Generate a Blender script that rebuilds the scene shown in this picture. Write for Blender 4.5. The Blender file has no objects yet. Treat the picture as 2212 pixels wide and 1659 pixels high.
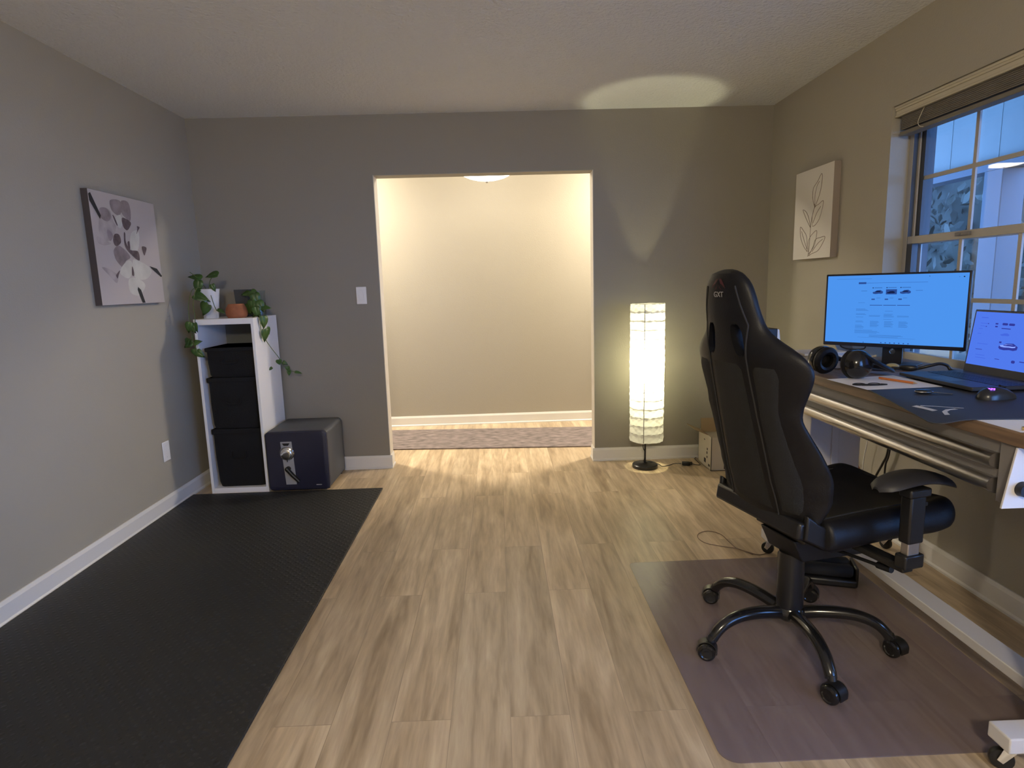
import bpy, bmesh, math, random
from mathutils import Vector, Matrix
random.seed(7)
S = bpy.context.scene
PI = math.pi

# ------------------------------------------------------------------ camera
F_PX = 1322.72
pit, yaw, rol, CAM_Z = 0.1603, 0.0201, -0.0290, 1.2919
cp, sp, cy_, sy_ = math.cos(pit), math.sin(pit), math.cos(yaw), math.sin(yaw)
Fv = Vector((sy_*cp, cy_*cp, -sp)); Rv = Vector((cy_, -sy_, 0)); Uv = Rv.cross(Fv)
R2 = math.cos(rol)*Rv + math.sin(rol)*Uv
U2 = -math.sin(rol)*Rv + math.cos(rol)*Uv
cam_data = bpy.data.cameras.new('camera')
cam_data.sensor_width = 36.0
cam_data.lens = F_PX/2212*36.0
cam_data.clip_start = 0.02
cam = bpy.data.objects.new('camera', cam_data)
S.collection.objects.link(cam)
M = Matrix((R2, U2, -Fv)).transposed().to_4x4()
M.translation = Vector((0, 0, CAM_Z))
cam.matrix_world = M
S.camera = cam

# ------------------------------------------------------------------ world, exposure, lights
W = bpy.data.worlds.new('dusk_sky'); S.world = W; W.use_nodes = True
bg = W.node_tree.nodes['Background']
bg.inputs[0].default_value = (0.16, 0.37, 0.92, 1)
bg.inputs[1].default_value = 9.3
S.view_settings.view_transform = 'Standard'
S.view_settings.look = 'None'
S.view_settings.gamma = 1
S.view_settings.use_curve_mapping = False
S.view_settings.exposure = 0.42
S.cycles.max_bounces = 10
S.cycles.diffuse_bounces = 6
S.cycles.transparent_max_bounces = 12
S.cycles.sample_clamp_indirect = 6

HALL_W = 5.0       # hall fixture
LAMP_E = 1850.0       # floor lamp bulb
def point(name, loc, watts, col, r):
    l = bpy.data.lights.new(name, 'POINT'); l.energy = watts; l.color = col; l.shadow_soft_size = r
    o = bpy.data.objects.new(name, l); o.location = loc; S.collection.objects.link(o); return o
ROOM_FILL_W = 172.0
HLY2, HLX2 = -1.3, -.1

# ------------------------------------------------------------------ helpers
WM = {}
def link(o): S.collection.objects.link(o); return o
def tag(o, label=None, cat=None, group=None, kind=None):
    if label: o['label'] = label
    if cat: o['category'] = cat
    if group: o['group'] = group
    if kind: o['kind'] = kind
    return o
def thing(name, label, cat, loc=(0, 0, 0), rz=0, group=None, kind=None):
    o = bpy.data.objects.new(name, None); o.empty_display_size = .05
    o.location = loc; o.rotation_euler = (0, 0, rz); link(o)
    WM[o.name] = Matrix.Translation(Vector(loc)) @ Matrix.Rotation(rz, 4, 'Z')
    return tag(o, label, cat, group, kind)

class MB:
    def __init__(s): s.bm = bmesh.new(); s.mi = 0
    def _f(s, vs):
        try: f = s.bm.faces.new(vs); f.material_index = s.mi; return f
        except ValueError: return None
    def obox(s, c, size, rot=None):
        c = Vector(c); rot = rot or Matrix.Identity(3); v = []
        for i in (-1, 1):
            for j in (-1, 1):
                for k in (-1, 1):
                    v.append(s.bm.verts.new(c + rot @ Vector((i*size[0]/2, j*size[1]/2, k*size[2]/2))))
        for q in ((0,1,3,2),(4,6,7,5),(0,4,5,1),(2,3,7,6),(0,2,6,4),(1,5,7,3)): s._f([v[a] for a in q])
        return s
    def box(s, lo, hi):
        lo, hi = Vector(lo), Vector(hi)
        return s.obox((lo+hi)/2, [abs(a) for a in (hi-lo)])
    def loft(s, rings, caps=True, closed=True):
        R = [[s.bm.verts.new(Vector(p)) for p in r] for r in rings]
        n = len(R[0])
        for a, b in zip(R[:-1], R[1:]):
            for i in range(n if closed else n-1):
                j = (i+1) % n
                s._f([a[i], a[j], b[j], b[i]])
        if caps: s._f(list(reversed(R[0]))); s._f(R[-1])
        return s
    def tube(s, pts, rad, seg=12, flat=1.0, up=None, caps=True):
        P = [Vector(p) for p in pts]; n = len(P)
        if not hasattr(rad, '__len__'): rad = [rad]*n
        rings = []; t0 = (P[1]-P[0]).normalized()
        a = Vector(up) if up else (Vector((0, 0, 1)) if abs(t0.z) < .9 else Vector((1, 0, 0)))
        nrm = (a - t0*a.dot(t0)).normalized()
        for i in range(n):
            t = ((P[min(i+1, n-1)]-P[max(i-1, 0)])).normalized()
            nrm = (nrm - t*nrm.dot(t)).normalized(); b = t.cross(nrm)
            rings.append([P[i] + (nrm*math.cos(2*PI*k/seg)*flat + b*math.sin(2*PI*k/seg))*rad[i] for k in range(seg)])
        return s.loft(rings, caps)
    def cyl(s, p0, p1, r0, r1=None, seg=24):
        return s.tube([p0, p1], [r0, r0 if r1 is None else r1], seg)
    def lathe(s, prof, c=(0, 0, 0), seg=32, rot=None, caps=True):
        c = Vector(c); rot = rot or Matrix.Identity(3)
        rings = [[c + rot @ Vector((max(r, 1e-4)*math.cos(2*PI*k/seg), max(r, 1e-4)*math.sin(2*PI*k/seg), z)) for k in range(seg)] for r, z in prof]
        return s.loft(rings, caps)
    def prism(s, pts, ext):
        e = Vector(ext); return s.loft([[Vector(p) for p in pts], [Vector(p)+e for p in pts]])
    def ell(s, c, r, rot=None, nu=20, nv=12, pw=1.0):
        prof = []
        for i in range(nv+1):
            a = -PI/2 + PI*i/nv
            prof.append((abs(math.cos(a))**pw, math.copysign(abs(math.sin(a))**pw, math.sin(a))))
        c = Vector(c); rot = rot or Matrix.Identity(3)
        rings = [[c + rot @ Vector((max(q, 1e-3)*math.cos(2*PI*k/nu)*r[0], max(q, 1e-3)*math.sin(2*PI*k/nu)*r[1], z*r[2])) for k in range(nu)] for q, z in prof]
        return s.loft(rings)
    def face(s, pts): s._f([s.bm.verts.new(Vector(p)) for p in pts]); return s
    def build(s, name, mats, parent=None, smooth=False, bevel=0, bseg=2, subd=0, local=False, fix=True):
        if fix: bmesh.ops.recalc_face_normals(s.bm, faces=s.bm.faces[:])
        me = bpy.data.meshes.new(name); s.bm.to_mesh(me); s.bm.free()
        if not isinstance(mats, (list, tuple)): mats = [mats]
        for m in mats: me.materials.append(m)
        o = bpy.data.objects.new(name, me); link(o)
        if parent is not None:
            o.parent = parent; w = WM[parent.name]
            if not local: me.transform(w.inverted())
            WM[o.name] = w
        else: WM[o.name] = Matrix.Identity(4)
        if bevel:
            b = o.modifiers.new('bevel', 'BEVEL'); b.width = bevel; b.segments = bseg; b.limit_method = 'ANGLE'; b.angle_limit = .6
        if subd:
            b = o.modifiers.new('subd', 'SUBSURF'); b.levels = subd; b.render_levels = subd
        if smooth or bevel:
            for p in me.polygons: p.use_smooth = True
            if hasattr(me, 'set_sharp_from_angle') and not subd: me.set_sharp_from_angle(angle=math.radians(38))
        return o
def copy_tree(o, parent=None):
    c = o.copy(); link(c); c.parent = parent
    WM[c.name] = WM[parent.name] if parent else WM[o.name]
    for ch in [x for x in S.objects if x.parent == o]: copy_tree(ch, c)
    return c
def rotm(x=0, y=0, z=0):
    return Matrix.Rotation(z, 3, 'Z') @ Matrix.Rotation(y, 3, 'Y') @ Matrix.Rotation(x, 3, 'X')
def smoothpath(pts, n=8):
    P = [Vector(p) for p in pts]; out = []
    for i in range(len(P)-1):
        p0, p1, p2, p3 = P[max(i-1, 0)], P[i], P[i+1], P[min(i+2, len(P)-1)]
        for k in range(n):
            t = k/n
            out.append(.5*((2*p1) + (p2-p0)*t + (2*p0-5*p1+4*p2-p3)*t*t + (3*p1-p0-3*p2+p3)*t**3))
    out.append(P[-1]); return out
def interp(x, tab):
    if x <= tab[0][0]: return tab[0][1]
    for (a, va), (b, vb) in zip(tab[:-1], tab[1:]):
        if x <= b: return va + (vb-va)*(x-a)/(b-a)
    return tab[-1][1]

# ------------------------------------------------------------------ materials
def mat(name, col, rough=.6, metal=0, bump=0, bscale=60, var=0, vscale=8, stretch=None, spec=.5, emit=None, estr=0, alpha=1, coat=0):
    m = bpy.data.materials.new(name); m.use_nodes = True; nt = m.node_tree; N = nt.nodes; Lk = nt.links
    b = N['Principled BSDF']
    b.inputs['Base Color'].default_value = (*col, 1); b.inputs['Roughness'].default_value = rough
    b.inputs['Metallic'].default_value = metal; b.inputs['Specular IOR Level'].default_value = spec
    if alpha < 1: b.inputs['Alpha'].default_value = alpha
    if coat: b.inputs['Coat Weight'].default_value = coat
    if emit: b.inputs['Emission Color'].default_value = (*emit, 1); b.inputs['Emission Strength'].default_value = estr
    if bump or var:
        tc = N.new('ShaderNodeTexCoord'); mp = N.new('ShaderNodeMapping'); Lk.new(tc.outputs['Object'], mp.inputs[0])
        if stretch: mp.inputs['Scale'].default_value = stretch
    if bump:
        n = N.new('ShaderNodeTexNoise'); n.inputs['Scale'].default_value = bscale; n.inputs['Detail'].default_value = 3
        Lk.new(mp.outputs[0], n.inputs['Vector'])
        bp = N.new('ShaderNodeBump'); bp.inputs['Strength'].default_value = bump; bp.inputs['Distance'].default_value = .01
        Lk.new(n.outputs[0], bp.inputs['Height']); Lk.new(bp.outputs[0], b.inputs['Normal'])
    if var:
        n = N.new('ShaderNodeTexNoise'); n.inputs['Scale'].default_value = vscale; n.inputs['Detail'].default_value = 4
        Lk.new(mp.outputs[0], n.inputs['Vector'])
        r = N.new('ShaderNodeValToRGB')
        r.color_ramp.elements[0].position = .3; r.color_ramp.elements[1].position = .7
        r.color_ramp.elements[0].color = (*[c*(1-var) for c in col], 1); r.color_ramp.elements[1].color = (*[min(1, c*(1+var)) for c in col], 1)
        Lk.new(n.outputs[0], r.inputs[0]); Lk.new(r.outputs[0], b.inputs['Base Color'])
    return m

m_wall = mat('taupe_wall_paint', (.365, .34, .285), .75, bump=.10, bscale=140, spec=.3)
m_wallb = mat('darker_taupe_wall', (.268, .248, .213), .75, bump=.10, bscale=140, spec=.3)  # back wall, darker taupe than the side walls
m_ceil = mat('textured_ceiling_white', (.745, .775, .81), .9, bump=1.0, bscale=60, spec=.1)
m_trim = mat('white_trim_paint', (.72, .71, .69), .35)
m_white = mat('white_laminate', (.84, .84, .85), .4)
m_plate = mat('white_plastic_plate', (.78, .78, .78), .35)
m_blackmetal = mat('black_metal', (.012, .012, .013), .32)
m_gloss = mat('gloss_black_metal', (.010, .010, .011), .16, spec=.6)
m_blackplastic = mat('black_plastic', (.009, .009, .010), .38)
m_pu = mat('black_leatherette', (.006, .006, .0075), .46, spec=.3, bump=.08, bscale=220)
m_mesh = mat('charcoal_fabric_panel', (.011, .011, .011), .9, bump=.25, bscale=420)
m_stitch = mat('grey_stitching', (.022, .022, .024), .8)
m_chrome = mat('chrome', (.8, .8, .82), .12, metal=1)
m_steel = mat('brushed_steel', (.55, .54, .53), .28, metal=1, bump=.05, bscale=60, stretch=(1, .05, 30))
m_grey = mat('grey_steel_panel', (.19, .18, .18), .45, bump=.03, bscale=300)
m_glassy = None

def floor_mat():
    m = bpy.data.materials.new('oak_plank_floor'); m.use_nodes = True; nt = m.node_tree; N = nt.nodes; L = nt.links
    b = N['Principled BSDF']; b.inputs['Roughness'].default_value = .38; b.inputs['Specular IOR Level'].default_value = .5
    tc = N.new('ShaderNodeTexCoord'); mp = N.new('ShaderNodeMapping'); mp.inputs['Rotation'].default_value = (0, 0, PI/2)
    L.new(tc.outputs['Object'], mp.inputs[0])
    br = N.new('ShaderNodeTexBrick'); br.offset = .37; br.offset_frequency = 2
    br.inputs['Scale'].default_value = 1; br.inputs['Brick Width'].default_value = 1.22; br.inputs['Row Height'].default_value = .18
    br.inputs['Mortar Size'].default_value = .0012; br.inputs['Mortar Smooth'].default_value = .3; br.inputs['Bias'].default_value = 0
    br.inputs['Color1'].default_value = (0, 0, 0, 1); br.inputs['Color2'].default_value = (1, 1, 1, 1); br.inputs['Mortar'].default_value = (.5, .5, .5, 1)
    L.new(mp.outputs[0], br.inputs['Vector'])
    # grain, stretched along the planks and shifted from plank to plank
    sep = N.new('ShaderNodeSeparateColor'); L.new(br.outputs['Color'], sep.inputs[0])
    comb = N.new('ShaderNodeCombineXYZ'); mul = N.new('ShaderNodeMath'); mul.operation = 'MULTIPLY'; mul.inputs[1].default_value = 37
    L.new(sep.outputs[0], mul.inputs[0]); L.new(mul.outputs[0], comb.inputs[2]); L.new(mul.outputs[0], comb.inputs[1])
    add = N.new('ShaderNodeVectorMath'); add.operation = 'ADD'
    sc = N.new('ShaderNodeMapping'); sc.inputs['Scale'].default_value = (1.0, 9, 1)
    L.new(mp.outputs[0], sc.inputs[0]); L.new(sc.outputs[0], add.inputs[0]); L.new(comb.outputs[0], add.inputs[1])
    n1 = N.new('ShaderNodeTexNoise'); n1.inputs['Scale'].default_value = 1.6; n1.inputs['Detail'].default_value = 6; n1.inputs['Distortion'].default_value = .8
    L.new(add.outputs[0], n1.inputs['Vector'])
    n2 = N.new('ShaderNodeTexNoise'); n2.inputs['Scale'].default_value = 7; n2.inputs['Detail'].default_value = 5
    L.new(add.outputs[0], n2.inputs['Vector'])
    r = N.new('ShaderNodeValToRGB'); e = r.color_ramp.elements
    e[0].position = .26; e[0].color = (.31, .226, .14, 1); e[1].position = .76; e[1].color = (.69, .56, .39, 1)
    x = r.color_ramp.elements.new(.5); x.color = (.50, .387, .256, 1)
    L.new(n1.outputs[0], r.inputs[0])
    mx = N.new('ShaderNodeMix'); mx.data_type = 'RGBA'; mx.blend_type = 'OVERLAY'; mx.inputs[0].default_value = .35
    L.new(r.outputs[0], mx.inputs[6]); L.new(n2.outputs[0], mx.inputs[7])
    # plank to plank tone
    mr = N.new('ShaderNodeMapRange'); mr.inputs['To Min'].default_value = .86; mr.inputs['To Max'].default_value = 1.08
    L.new(sep.outputs[0], mr.inputs[0])
    mx2 = N.new('ShaderNodeMix'); mx2.data_type = 'RGBA'; mx2.blend_type = 'MULTIPLY'; mx2.inputs[0].default_value = 1
    L.new(mx.outputs[2], mx2.inputs[6]); L.new(mr.outputs[0], mx2.inputs[7])
    # seams
    mx3 = N.new('ShaderNodeMix'); mx3.data_type = 'RGBA'; mx3.blend_type = 'MIX'; mx3.inputs[7].default_value = (.2, .15, .11, 1)
    fm = N.new('ShaderNodeMath'); fm.operation = 'MULTIPLY'; fm.inputs[1].default_value = .45
    L.new(br.outputs['Fac'], fm.inputs[0]); L.new(fm.outputs[0], mx3.inputs[0]); L.new(mx2.outputs[2], mx3.inputs[6])
    L.new(mx3.outputs[2], b.inputs['Base Color'])
    bp = N.new('ShaderNodeBump'); bp.inputs['Strength'].default_value = .12; bp.inputs['Distance'].default_value = .004
    L.new(n2.outputs[0], bp.inputs['Height']); L.new(bp.outputs[0], b.inputs['Normal'])
    return m
m_floor = floor_mat()

def rubber_mat():
    m = bpy.data.materials.new('black_rubber_tread'); m.use_nodes = True; nt = m.node_tree; N = nt.nodes; L = nt.links
    b = N['Principled BSDF']; b.inputs['Base Color'].default_value = (.019, .019, .018, 1); b.inputs['Roughness'].default_value = .55
    tc = N.new('ShaderNodeTexCoord'); mp = N.new('ShaderNodeMapping'); mp.inputs['Rotation'].default_value = (0, 0, PI/4)
    L.new(tc.outputs['Object'], mp.inputs[0])
    v = N.new('ShaderNodeTexVoronoi'); v.inputs['Scale'].default_value = 38; v.inputs['Randomness'].default_value = .15
    L.new(mp.outputs[0], v.inputs['Vector'])
    r = N.new('ShaderNodeValToRGB'); r.color_ramp.elements[0].position = .22; r.color_ramp.elements[1].position = .42
    r.color_ramp.elements[0].color = (1, 1, 1, 1); r.color_ramp.elements[1].color = (0, 0, 0, 1)
    L.new(v.outputs['Distance'], r.inputs[0])
    bp = N.new('ShaderNodeBump'); bp.inputs['Strength'].default_value = .7; bp.inputs['Distance'].default_value = .004
    L.new(r.outputs[0], bp.inputs['Height']); L.new(bp.outputs[0], b.inputs['Normal'])
    return m
m_rubber = rubber_mat()

def glass_mat(name='window_glass', tint=(1, 1, 1)):
    m = bpy.data.materials.new(name); m.use_nodes = True; nt = m.node_tree; N = nt.nodes; L = nt.links
    N.remove(N['Principled BSDF']); out = N['Material Output']
    t = N.new('ShaderNodeBsdfTransparent'); t.inputs[0].default_value = (*tint, 1)
    g = N.new('ShaderNodeBsdfGlossy'); g.inputs['Roughness'].default_value = .01
    f = N.new('ShaderNodeFresnel'); gm = N.new('ShaderNodeNewGeometry')
    mr = N.new('ShaderNodeMapRange'); mr.inputs['To Min'].default_value = 1.45; mr.inputs['To Max'].default_value = 1/1.45
    L.new(gm.outputs['Backfacing'], mr.inputs[0]); L.new(mr.outputs[0], f.inputs[0])
    x = N.new('ShaderNodeMixShader'); L.new(f.outputs[0], x.inputs[0]); L.new(t.outputs[0], x.inputs[1]); L.new(g.outputs[0], x.inputs[2])
    L.new(x.outputs[0], out.inputs[0]); return m
m_glass = glass_mat()

def emis(name, col, st):
    m = bpy.data.materials.new(name); m.use_nodes = True; nt = m.node_tree; N = nt.nodes
    N.remove(N['Principled BSDF']); e = N.new('ShaderNodeEmission'); e.inputs[0].default_value = (*col, 1); e.inputs[1].default_value = st
    nt.links.new(e.outputs[0], N['Material Output'].inputs[0]); return m

def paper_shade():
    m = bpy.data.materials.new('rice_paper_shade'); m.use_nodes = True; nt = m.node_tree; N = nt.nodes; L = nt.links
    N.remove(N['Principled BSDF']); out = N['Material Output']
    tc = N.new('ShaderNodeTexCoord'); n = N.new('ShaderNodeTexNoise'); n.inputs['Scale'].default_value = 38; n.inputs['Detail'].default_value = 3
    mp = N.new('ShaderNodeMapping'); mp.inputs['Scale'].default_value = (1, 1, 1.8); L.new(tc.outputs['Object'], mp.inputs[0]); L.new(mp.outputs[0], n.inputs['Vector'])
    bp = N.new('ShaderNodeBump'); bp.inputs['Strength'].default_value = .5; bp.inputs['Distance'].default_value = .01; L.new(n.outputs[0], bp.inputs['Height'])
    d = N.new('ShaderNodeBsdfDiffuse'); d.inputs[0].default_value = (.85, .85, .83, 1)
    t = N.new('ShaderNodeBsdfTranslucent'); t.inputs[0].default_value = (.90, .91, .90, 1)
    L.new(bp.outputs[0], d.inputs['Normal'])
    x = N.new('ShaderNodeMixShader'); x.inputs[0].default_value = .62
    L.new(d.outputs[0], x.inputs[1]); L.new(t.outputs[0], x.inputs[2]); L.new(x.outputs[0], out.inputs[0]); return m
m_shade = paper_shade()

# ------------------------------------------------------------------ the room
XL, XR, D, H = -2.031, 1.9116, 4.3373, 2.44
YB = -4.0                   # wall behind the camera
TB = .12                    # thickness of the wall with the doorway
HY = 5.68                   # far wall of the hall
DX0, DX1, DH = -.815, .682, 2.052
def struct(name, mb, m, **k): return tag(mb.build(name, m, **k), kind='structure')
struct('floor', MB().box((-2.6, YB-.2, -.06), (2.11, HY+.2, 0)), m_floor)
m_cream = mat('cream_doorway_paint', (.60, .56, .50), .6)
struct('trim_2', MB().box((DX0, D+.001, 0), (DX0+.004, D+TB-.001, DH)).box((DX1-.004, D+.001, 0), (DX1, D+TB-.001, DH)), m_cream)
struct('trim_3', MB().box((DX0+.004, D+.001, DH-.004), (DX1-.004, D+TB-.001, DH)), m_wall)
struct('ceiling', MB().box((-2.6, YB-.2, H), (2.11, HY+.2, H+.08)), m_ceil)
struct('wall_left', MB().box((XL-.12, YB, 0), (XL, D, H)), m_wall)
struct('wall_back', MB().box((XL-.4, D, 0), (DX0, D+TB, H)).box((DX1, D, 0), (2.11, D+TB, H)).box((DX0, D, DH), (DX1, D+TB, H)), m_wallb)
struct('wall_front', MB().box((XL-.12, YB-.12, 0), (XR+.2, YB, H)), m_wall)
WY0, WY1, WZ0, WZ1, WT = 1.98, 3.04, .845, 2.075, .20
VY0, VY1, VZ0, VZ1 = -1.30, 1.40, .35, 2.15
struct('wall_right', MB().box((XR, YB, 0), (XR+WT, VY0, H)).box((XR, VY1, 0), (XR+WT, WY0, H)).box((XR, VY0, 0), (XR+WT, VY1, VZ0)).box((XR, VY0, VZ1), (XR+WT, VY1, H)).box((XR, WY1, 0), (XR+WT, D+.0, H))
       .box((XR, WY0, 0), (XR+WT, WY1, WZ0)).box((XR, WY0, WZ1), (XR+WT, WY1, H)), m_wall)
struct('wall_hall_back', MB().box((-2.6, HY, 0), (2.11, HY+.1, H)), m_wall)
struct('wall_hall_left', MB().box((-2.5, D+TB, 0), (-2.4, HY, H)), m_wall)
struct('wall_hall_right', MB().box((2.0, D+TB, 0), (2.11, HY, H)), m_wall)

PROF = [(0, 0), (.018, 0), (.018, .010), (.012, .017), (.012, .080), (.008, .090), (.006, .0964), (0, .0964)]
def baseboard(name, p0, p1, out):
    p0, p1, out = Vector(p0), Vector(p1), Vector(out)
    return struct(name, MB().loft([[p0+out*a+Vector((0, 0, z)) for a, z in PROF], [p1+out*a+Vector((0, 0, z)) for a, z in PROF]]), m_trim)
baseboard('baseboard_left', (XL, YB, 0), (XL, D, 0), (1, 0, 0))
baseboard('baseboard_right', (XR, YB, 0), (XR, D, 0), (-1, 0, 0))
baseboard('baseboard_back_left', (XL+.018, D, 0), (DX0+.018, D, 0), (0, -1, 0))
baseboard('baseboard_back_right', (DX1-.018, D, 0), (XR-.018, D, 0), (0, -1, 0))
baseboard('baseboard_jamb_left', (DX0, D, 0), (DX0, D+TB, 0), (1, 0, 0))
baseboard('baseboard_jamb_right', (DX1, D, 0), (DX1, D+TB, 0), (-1, 0, 0))
baseboard('baseboard_hall', (-2.4, HY, 0), (2.0, HY, 0), (0, -1, 0))

# window in the right wall
wn = thing('window_1', None, None, (XR+.1, (WY0+WY1)/2, WZ0), kind='structure')
m_vinyl = mat('taupe_window_vinyl', (.40, .38, .35), .4)
m_frame_shade = mat('frame_shade_dark', (.055, .062, .075), .5)  # shade on the frame tracks and stiles, put into a dark colour
XI = 2.005
fr = MB()
fr.box((XI, WY1-.03, WZ0), (XR+WT, WY1, WZ1)).box((XI, WY0, WZ0), (XR+WT, WY0+.03, WZ1))
fr.box((XI, WY0, WZ1-.03), (XR+WT, WY1, WZ1)).box((XI, WY0, WZ0), (XR+WT, WY1, WZ0+.028))
fr.box((XI+.022, WY1-.045, WZ0), (XI+.03, WY1-.03, WZ1)).box((XI+.058, WY1-.05, WZ0), (XI+.066, WY1-.03, WZ1))
fr.build('window_frame', m_vinyl, wn, bevel=.002)
ZM = 1.45
for ya, yb in ((WY1-.0315, WY1-.0302), (WY0+.0302, WY0+.0315)):
    MB().box((XI+.001, ya, WZ0+.03), (XI+.0215, yb, WZ1-.03)).box((XI+.031, ya, WZ0+.03), (XI+.0575, yb, WZ1-.03)).box((XI+.0605, ya, WZ0+.03), (XR+WT, yb, WZ1-.03)).build('shaded_jamb_liner', m_frame_shade, wn)
def sash(x0, z0, z1, nm):
    y0, y1 = WY0+.032, WY1-.032
    s = MB().box((x0, y0, z0), (x0+.028, y0+.038, z1)).box((x0, y1-.038, z0), (x0+.028, y1, z1))
    s.box((x0, y0+.038, z1-.036), (x0+.028, y1-.038, z1)).box((x0, y0+.038, z0), (x0+.028, y1-.038, z0+.036))
    so = s.build(nm, m_vinyl, wn, bevel=.002)
    for ya, yb in ((y0-.0004, y0+.0384), (y1-.0384, y1+.0004)): MB().box((x0-.0006, ya, z0+.034), (x0+.0286, yb, z1-.034)).build('shaded_stile', m_frame_shade, so)
    mu = MB(); gy0, gy1, gz0, gz1 = y0+.038, y1-.038, z0+.036, z1-.036
    for k in (1, 2):
        yy = gy0+(gy1-gy0)*k/3; mu.box((x0+.004, yy-.009, gz0), (x0+.013, yy+.009, gz1))
    zz = (gz0+gz1)/2; mu.box((x0+.003, gy0, zz-.009), (x0+.0125, gy1, zz+.009))
    mu.build('muntins', m_vinyl, so)
    MB().box((x0+.014, gy0-.004, gz0-.004), (x0+.017, gy1+.004, gz1+.004)).build('pane', m_glass, so)
sash(XI+.032, ZM-.02, WZ1-.032, 'upper_sash')
sash(XI+.001, WZ0+.03, ZM+.018, 'lower_sash')
MB().box((XI-.012, 2.60, ZM-.004), (XI+.002, 2.68, ZM+.012)).cyl((XI-.008, 2.65, ZM+.004), (XI-.016, 2.65, ZM+.004), .006).build('sash_lock', m_grey, wn, bevel=.002)
w2 = thing('added_window', None, None, (XR+.1, .05, VZ0), kind='structure')  # window added out of view to let more sky light in
fr = MB().box((XI, VY0, VZ0), (XI+.06, VY0+.04, VZ1)).box((XI, VY1-.04, VZ0), (XI+.06, VY1, VZ1)).box((XI, VY0, VZ0), (XI+.06, VY1, VZ0+.04)).box((XI, VY0, VZ1-.04), (XI+.06, VY1, VZ1)).box((XI, .03, VZ0), (XI+.06, .07, VZ1))
fr.build('window_frame', m_vinyl, w2, bevel=.002)
MB().box((XI+.025, VY0+.03, VZ0+.03), (XI+.029, VY1-.03, VZ1-.03)).build('pane', m_glass, w2)
struct('trim_1', MB().box((XR-.012, WY0-.02, WZ0-.022), (XI+.01, WY1+.0, WZ0)), m_trim, bevel=.004)

# raised blind
bl = thing('window_blind', 'raised slatted window blind with pale valance, gathered at the top of the window', 'window blind', (1.95, 2.5, 2.06))
m_val = mat('beige_valance', (.50, .46, .36), .5)
m_slat = mat('taupe_blind_slats', (.16, .145, .125), .55)
v = MB()
v.box((1.922, WY0+.004, 2.052), (1.932, WY1-.004, 2.074)).box((1.918, WY0+.004, 2.062), (1.924, WY1-.004, 2.073)).box((1.926, WY0+.004, 2.024), (1.935, WY1-.004, 2.052)).box((1.922, WY0+.004, 2.024), (1.93, WY1-.004, 2.034))
v.build('valance', m_val, bl, bevel=.002)
MB().box((1.938, WY0+.01, 2.03), (1.985, WY1-.012, 2.072)).build('headrail', mat('pale_headrail', (.55, .56, .56), .4), bl, bevel=.002)
st = MB()
for k in range(18):
    z = 1.962+k*.0037; st.box((1.936+.002*(k % 2), WY0+.014, z), (1.988-.002*(k % 3), WY1-.03-.004*(k % 2), z+.0026))
st.build('slats', m_slat, bl)
MB().box((1.934, WY0+.012, 1.936), (1.99, WY1-.028, 1.955)).build('bottom_rail', m_slat, bl, bevel=.004)
for yy in (2.85, 2.2):
    MB().tube(smoothpath([(1.937, yy, 2.03), (1.926, yy+.004, 2.0), (1.922, yy+.018, 1.965), (1.927, yy+.01, 1.945), (1.936, yy-.004, 1.94)]), .0016, 6).build('lift_cord', m_val, bl, smooth=True)

# light switch and blank plate
sw = thing('light_switch', 'white light switch plate on the grey wall beside the doorway', 'light switch', (-.943, D, 1.25))
MB().box((-.979, D-.006, 1.190), (-.908, D, 1.309)).build('plate', m_plate, sw, bevel=.003)
MB().obox((-.9435, D-.008, 1.25), (.033, .006, .066), rotm(x=.06)).build('rocker', m_plate, sw, bevel=.001)
ol = thing('wall_plate', 'white blank wall plate low on the left wall above the baseboard', 'wall plate', (XL, 3.64, .36))
MB().box((XL, 3.603, .300), (XL+.006, 3.677, .420)).build('plate', m_plate, ol, bevel=.003)
for zz in (.325, .395): MB().cyl((XL+.0055, 3.64, zz), (XL+.0075, 3.64, zz), .004, seg=12).build('screw', m_plate, ol)

# ------------------------------------------------------------------ hall: runner, ceiling light
def rug_mat():
    m = mat('faded_grey_runner', (.20, .165, .16), .95, bump=.4, bscale=300, var=.4, vscale=14, stretch=(1, 2, 1)); return m
MB().obox((0, 5.10, .006), (3.4, .66, .010), rotm(z=-.068)).build('hall_runner', rug_mat(), bevel=.003)
tag(bpy.data.objects['hall_runner'], 'mottled grey-brown runner rug on the hall floor beyond the doorway', 'rug')
HLX, HLY = -.052, 5.10
hl = thing('hall_ceiling_light', 'glowing white glass bowl ceiling light in the hall behind the doorway', 'ceiling light', (HLX, HLY, H))
MB().lathe([(.001, 0), (.065, 0), (.062, -.02), (.03, -.032), (.001, -.034)], (HLX, HLY, H)).build('canopy', m_steel, hl, smooth=True)
MB().cyl((HLX, HLY, H-.03), (HLX, HLY, 2.122), .007).build('stem', m_steel, hl, smooth=True)
m_bowl = emis('lit_frosted_glass', (1, .87, .68), 9.0)
pr = [(.002, 2.122), (.05, 2.124), (.10, 2.132), (.15, 2.146), (.185, 2.162), (.20, 2.177), (.197, 2.179), (.18, 2.167), (.145, 2.151), (.10, 2.138), (.05, 2.130), (.002, 2.128)]
MB().lathe(pr, (HLX, HLY, 0), 48).build('glass_bowl', m_bowl, hl, smooth=True)
MB().ell((HLX, HLY, 2.114), (.012, .012, .012)).build('finial', m_steel, hl, smooth=True)
point('hall_bulb', (HLX, HLY, 2.30), HALL_W, (1, .85, .66), .09)

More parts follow.
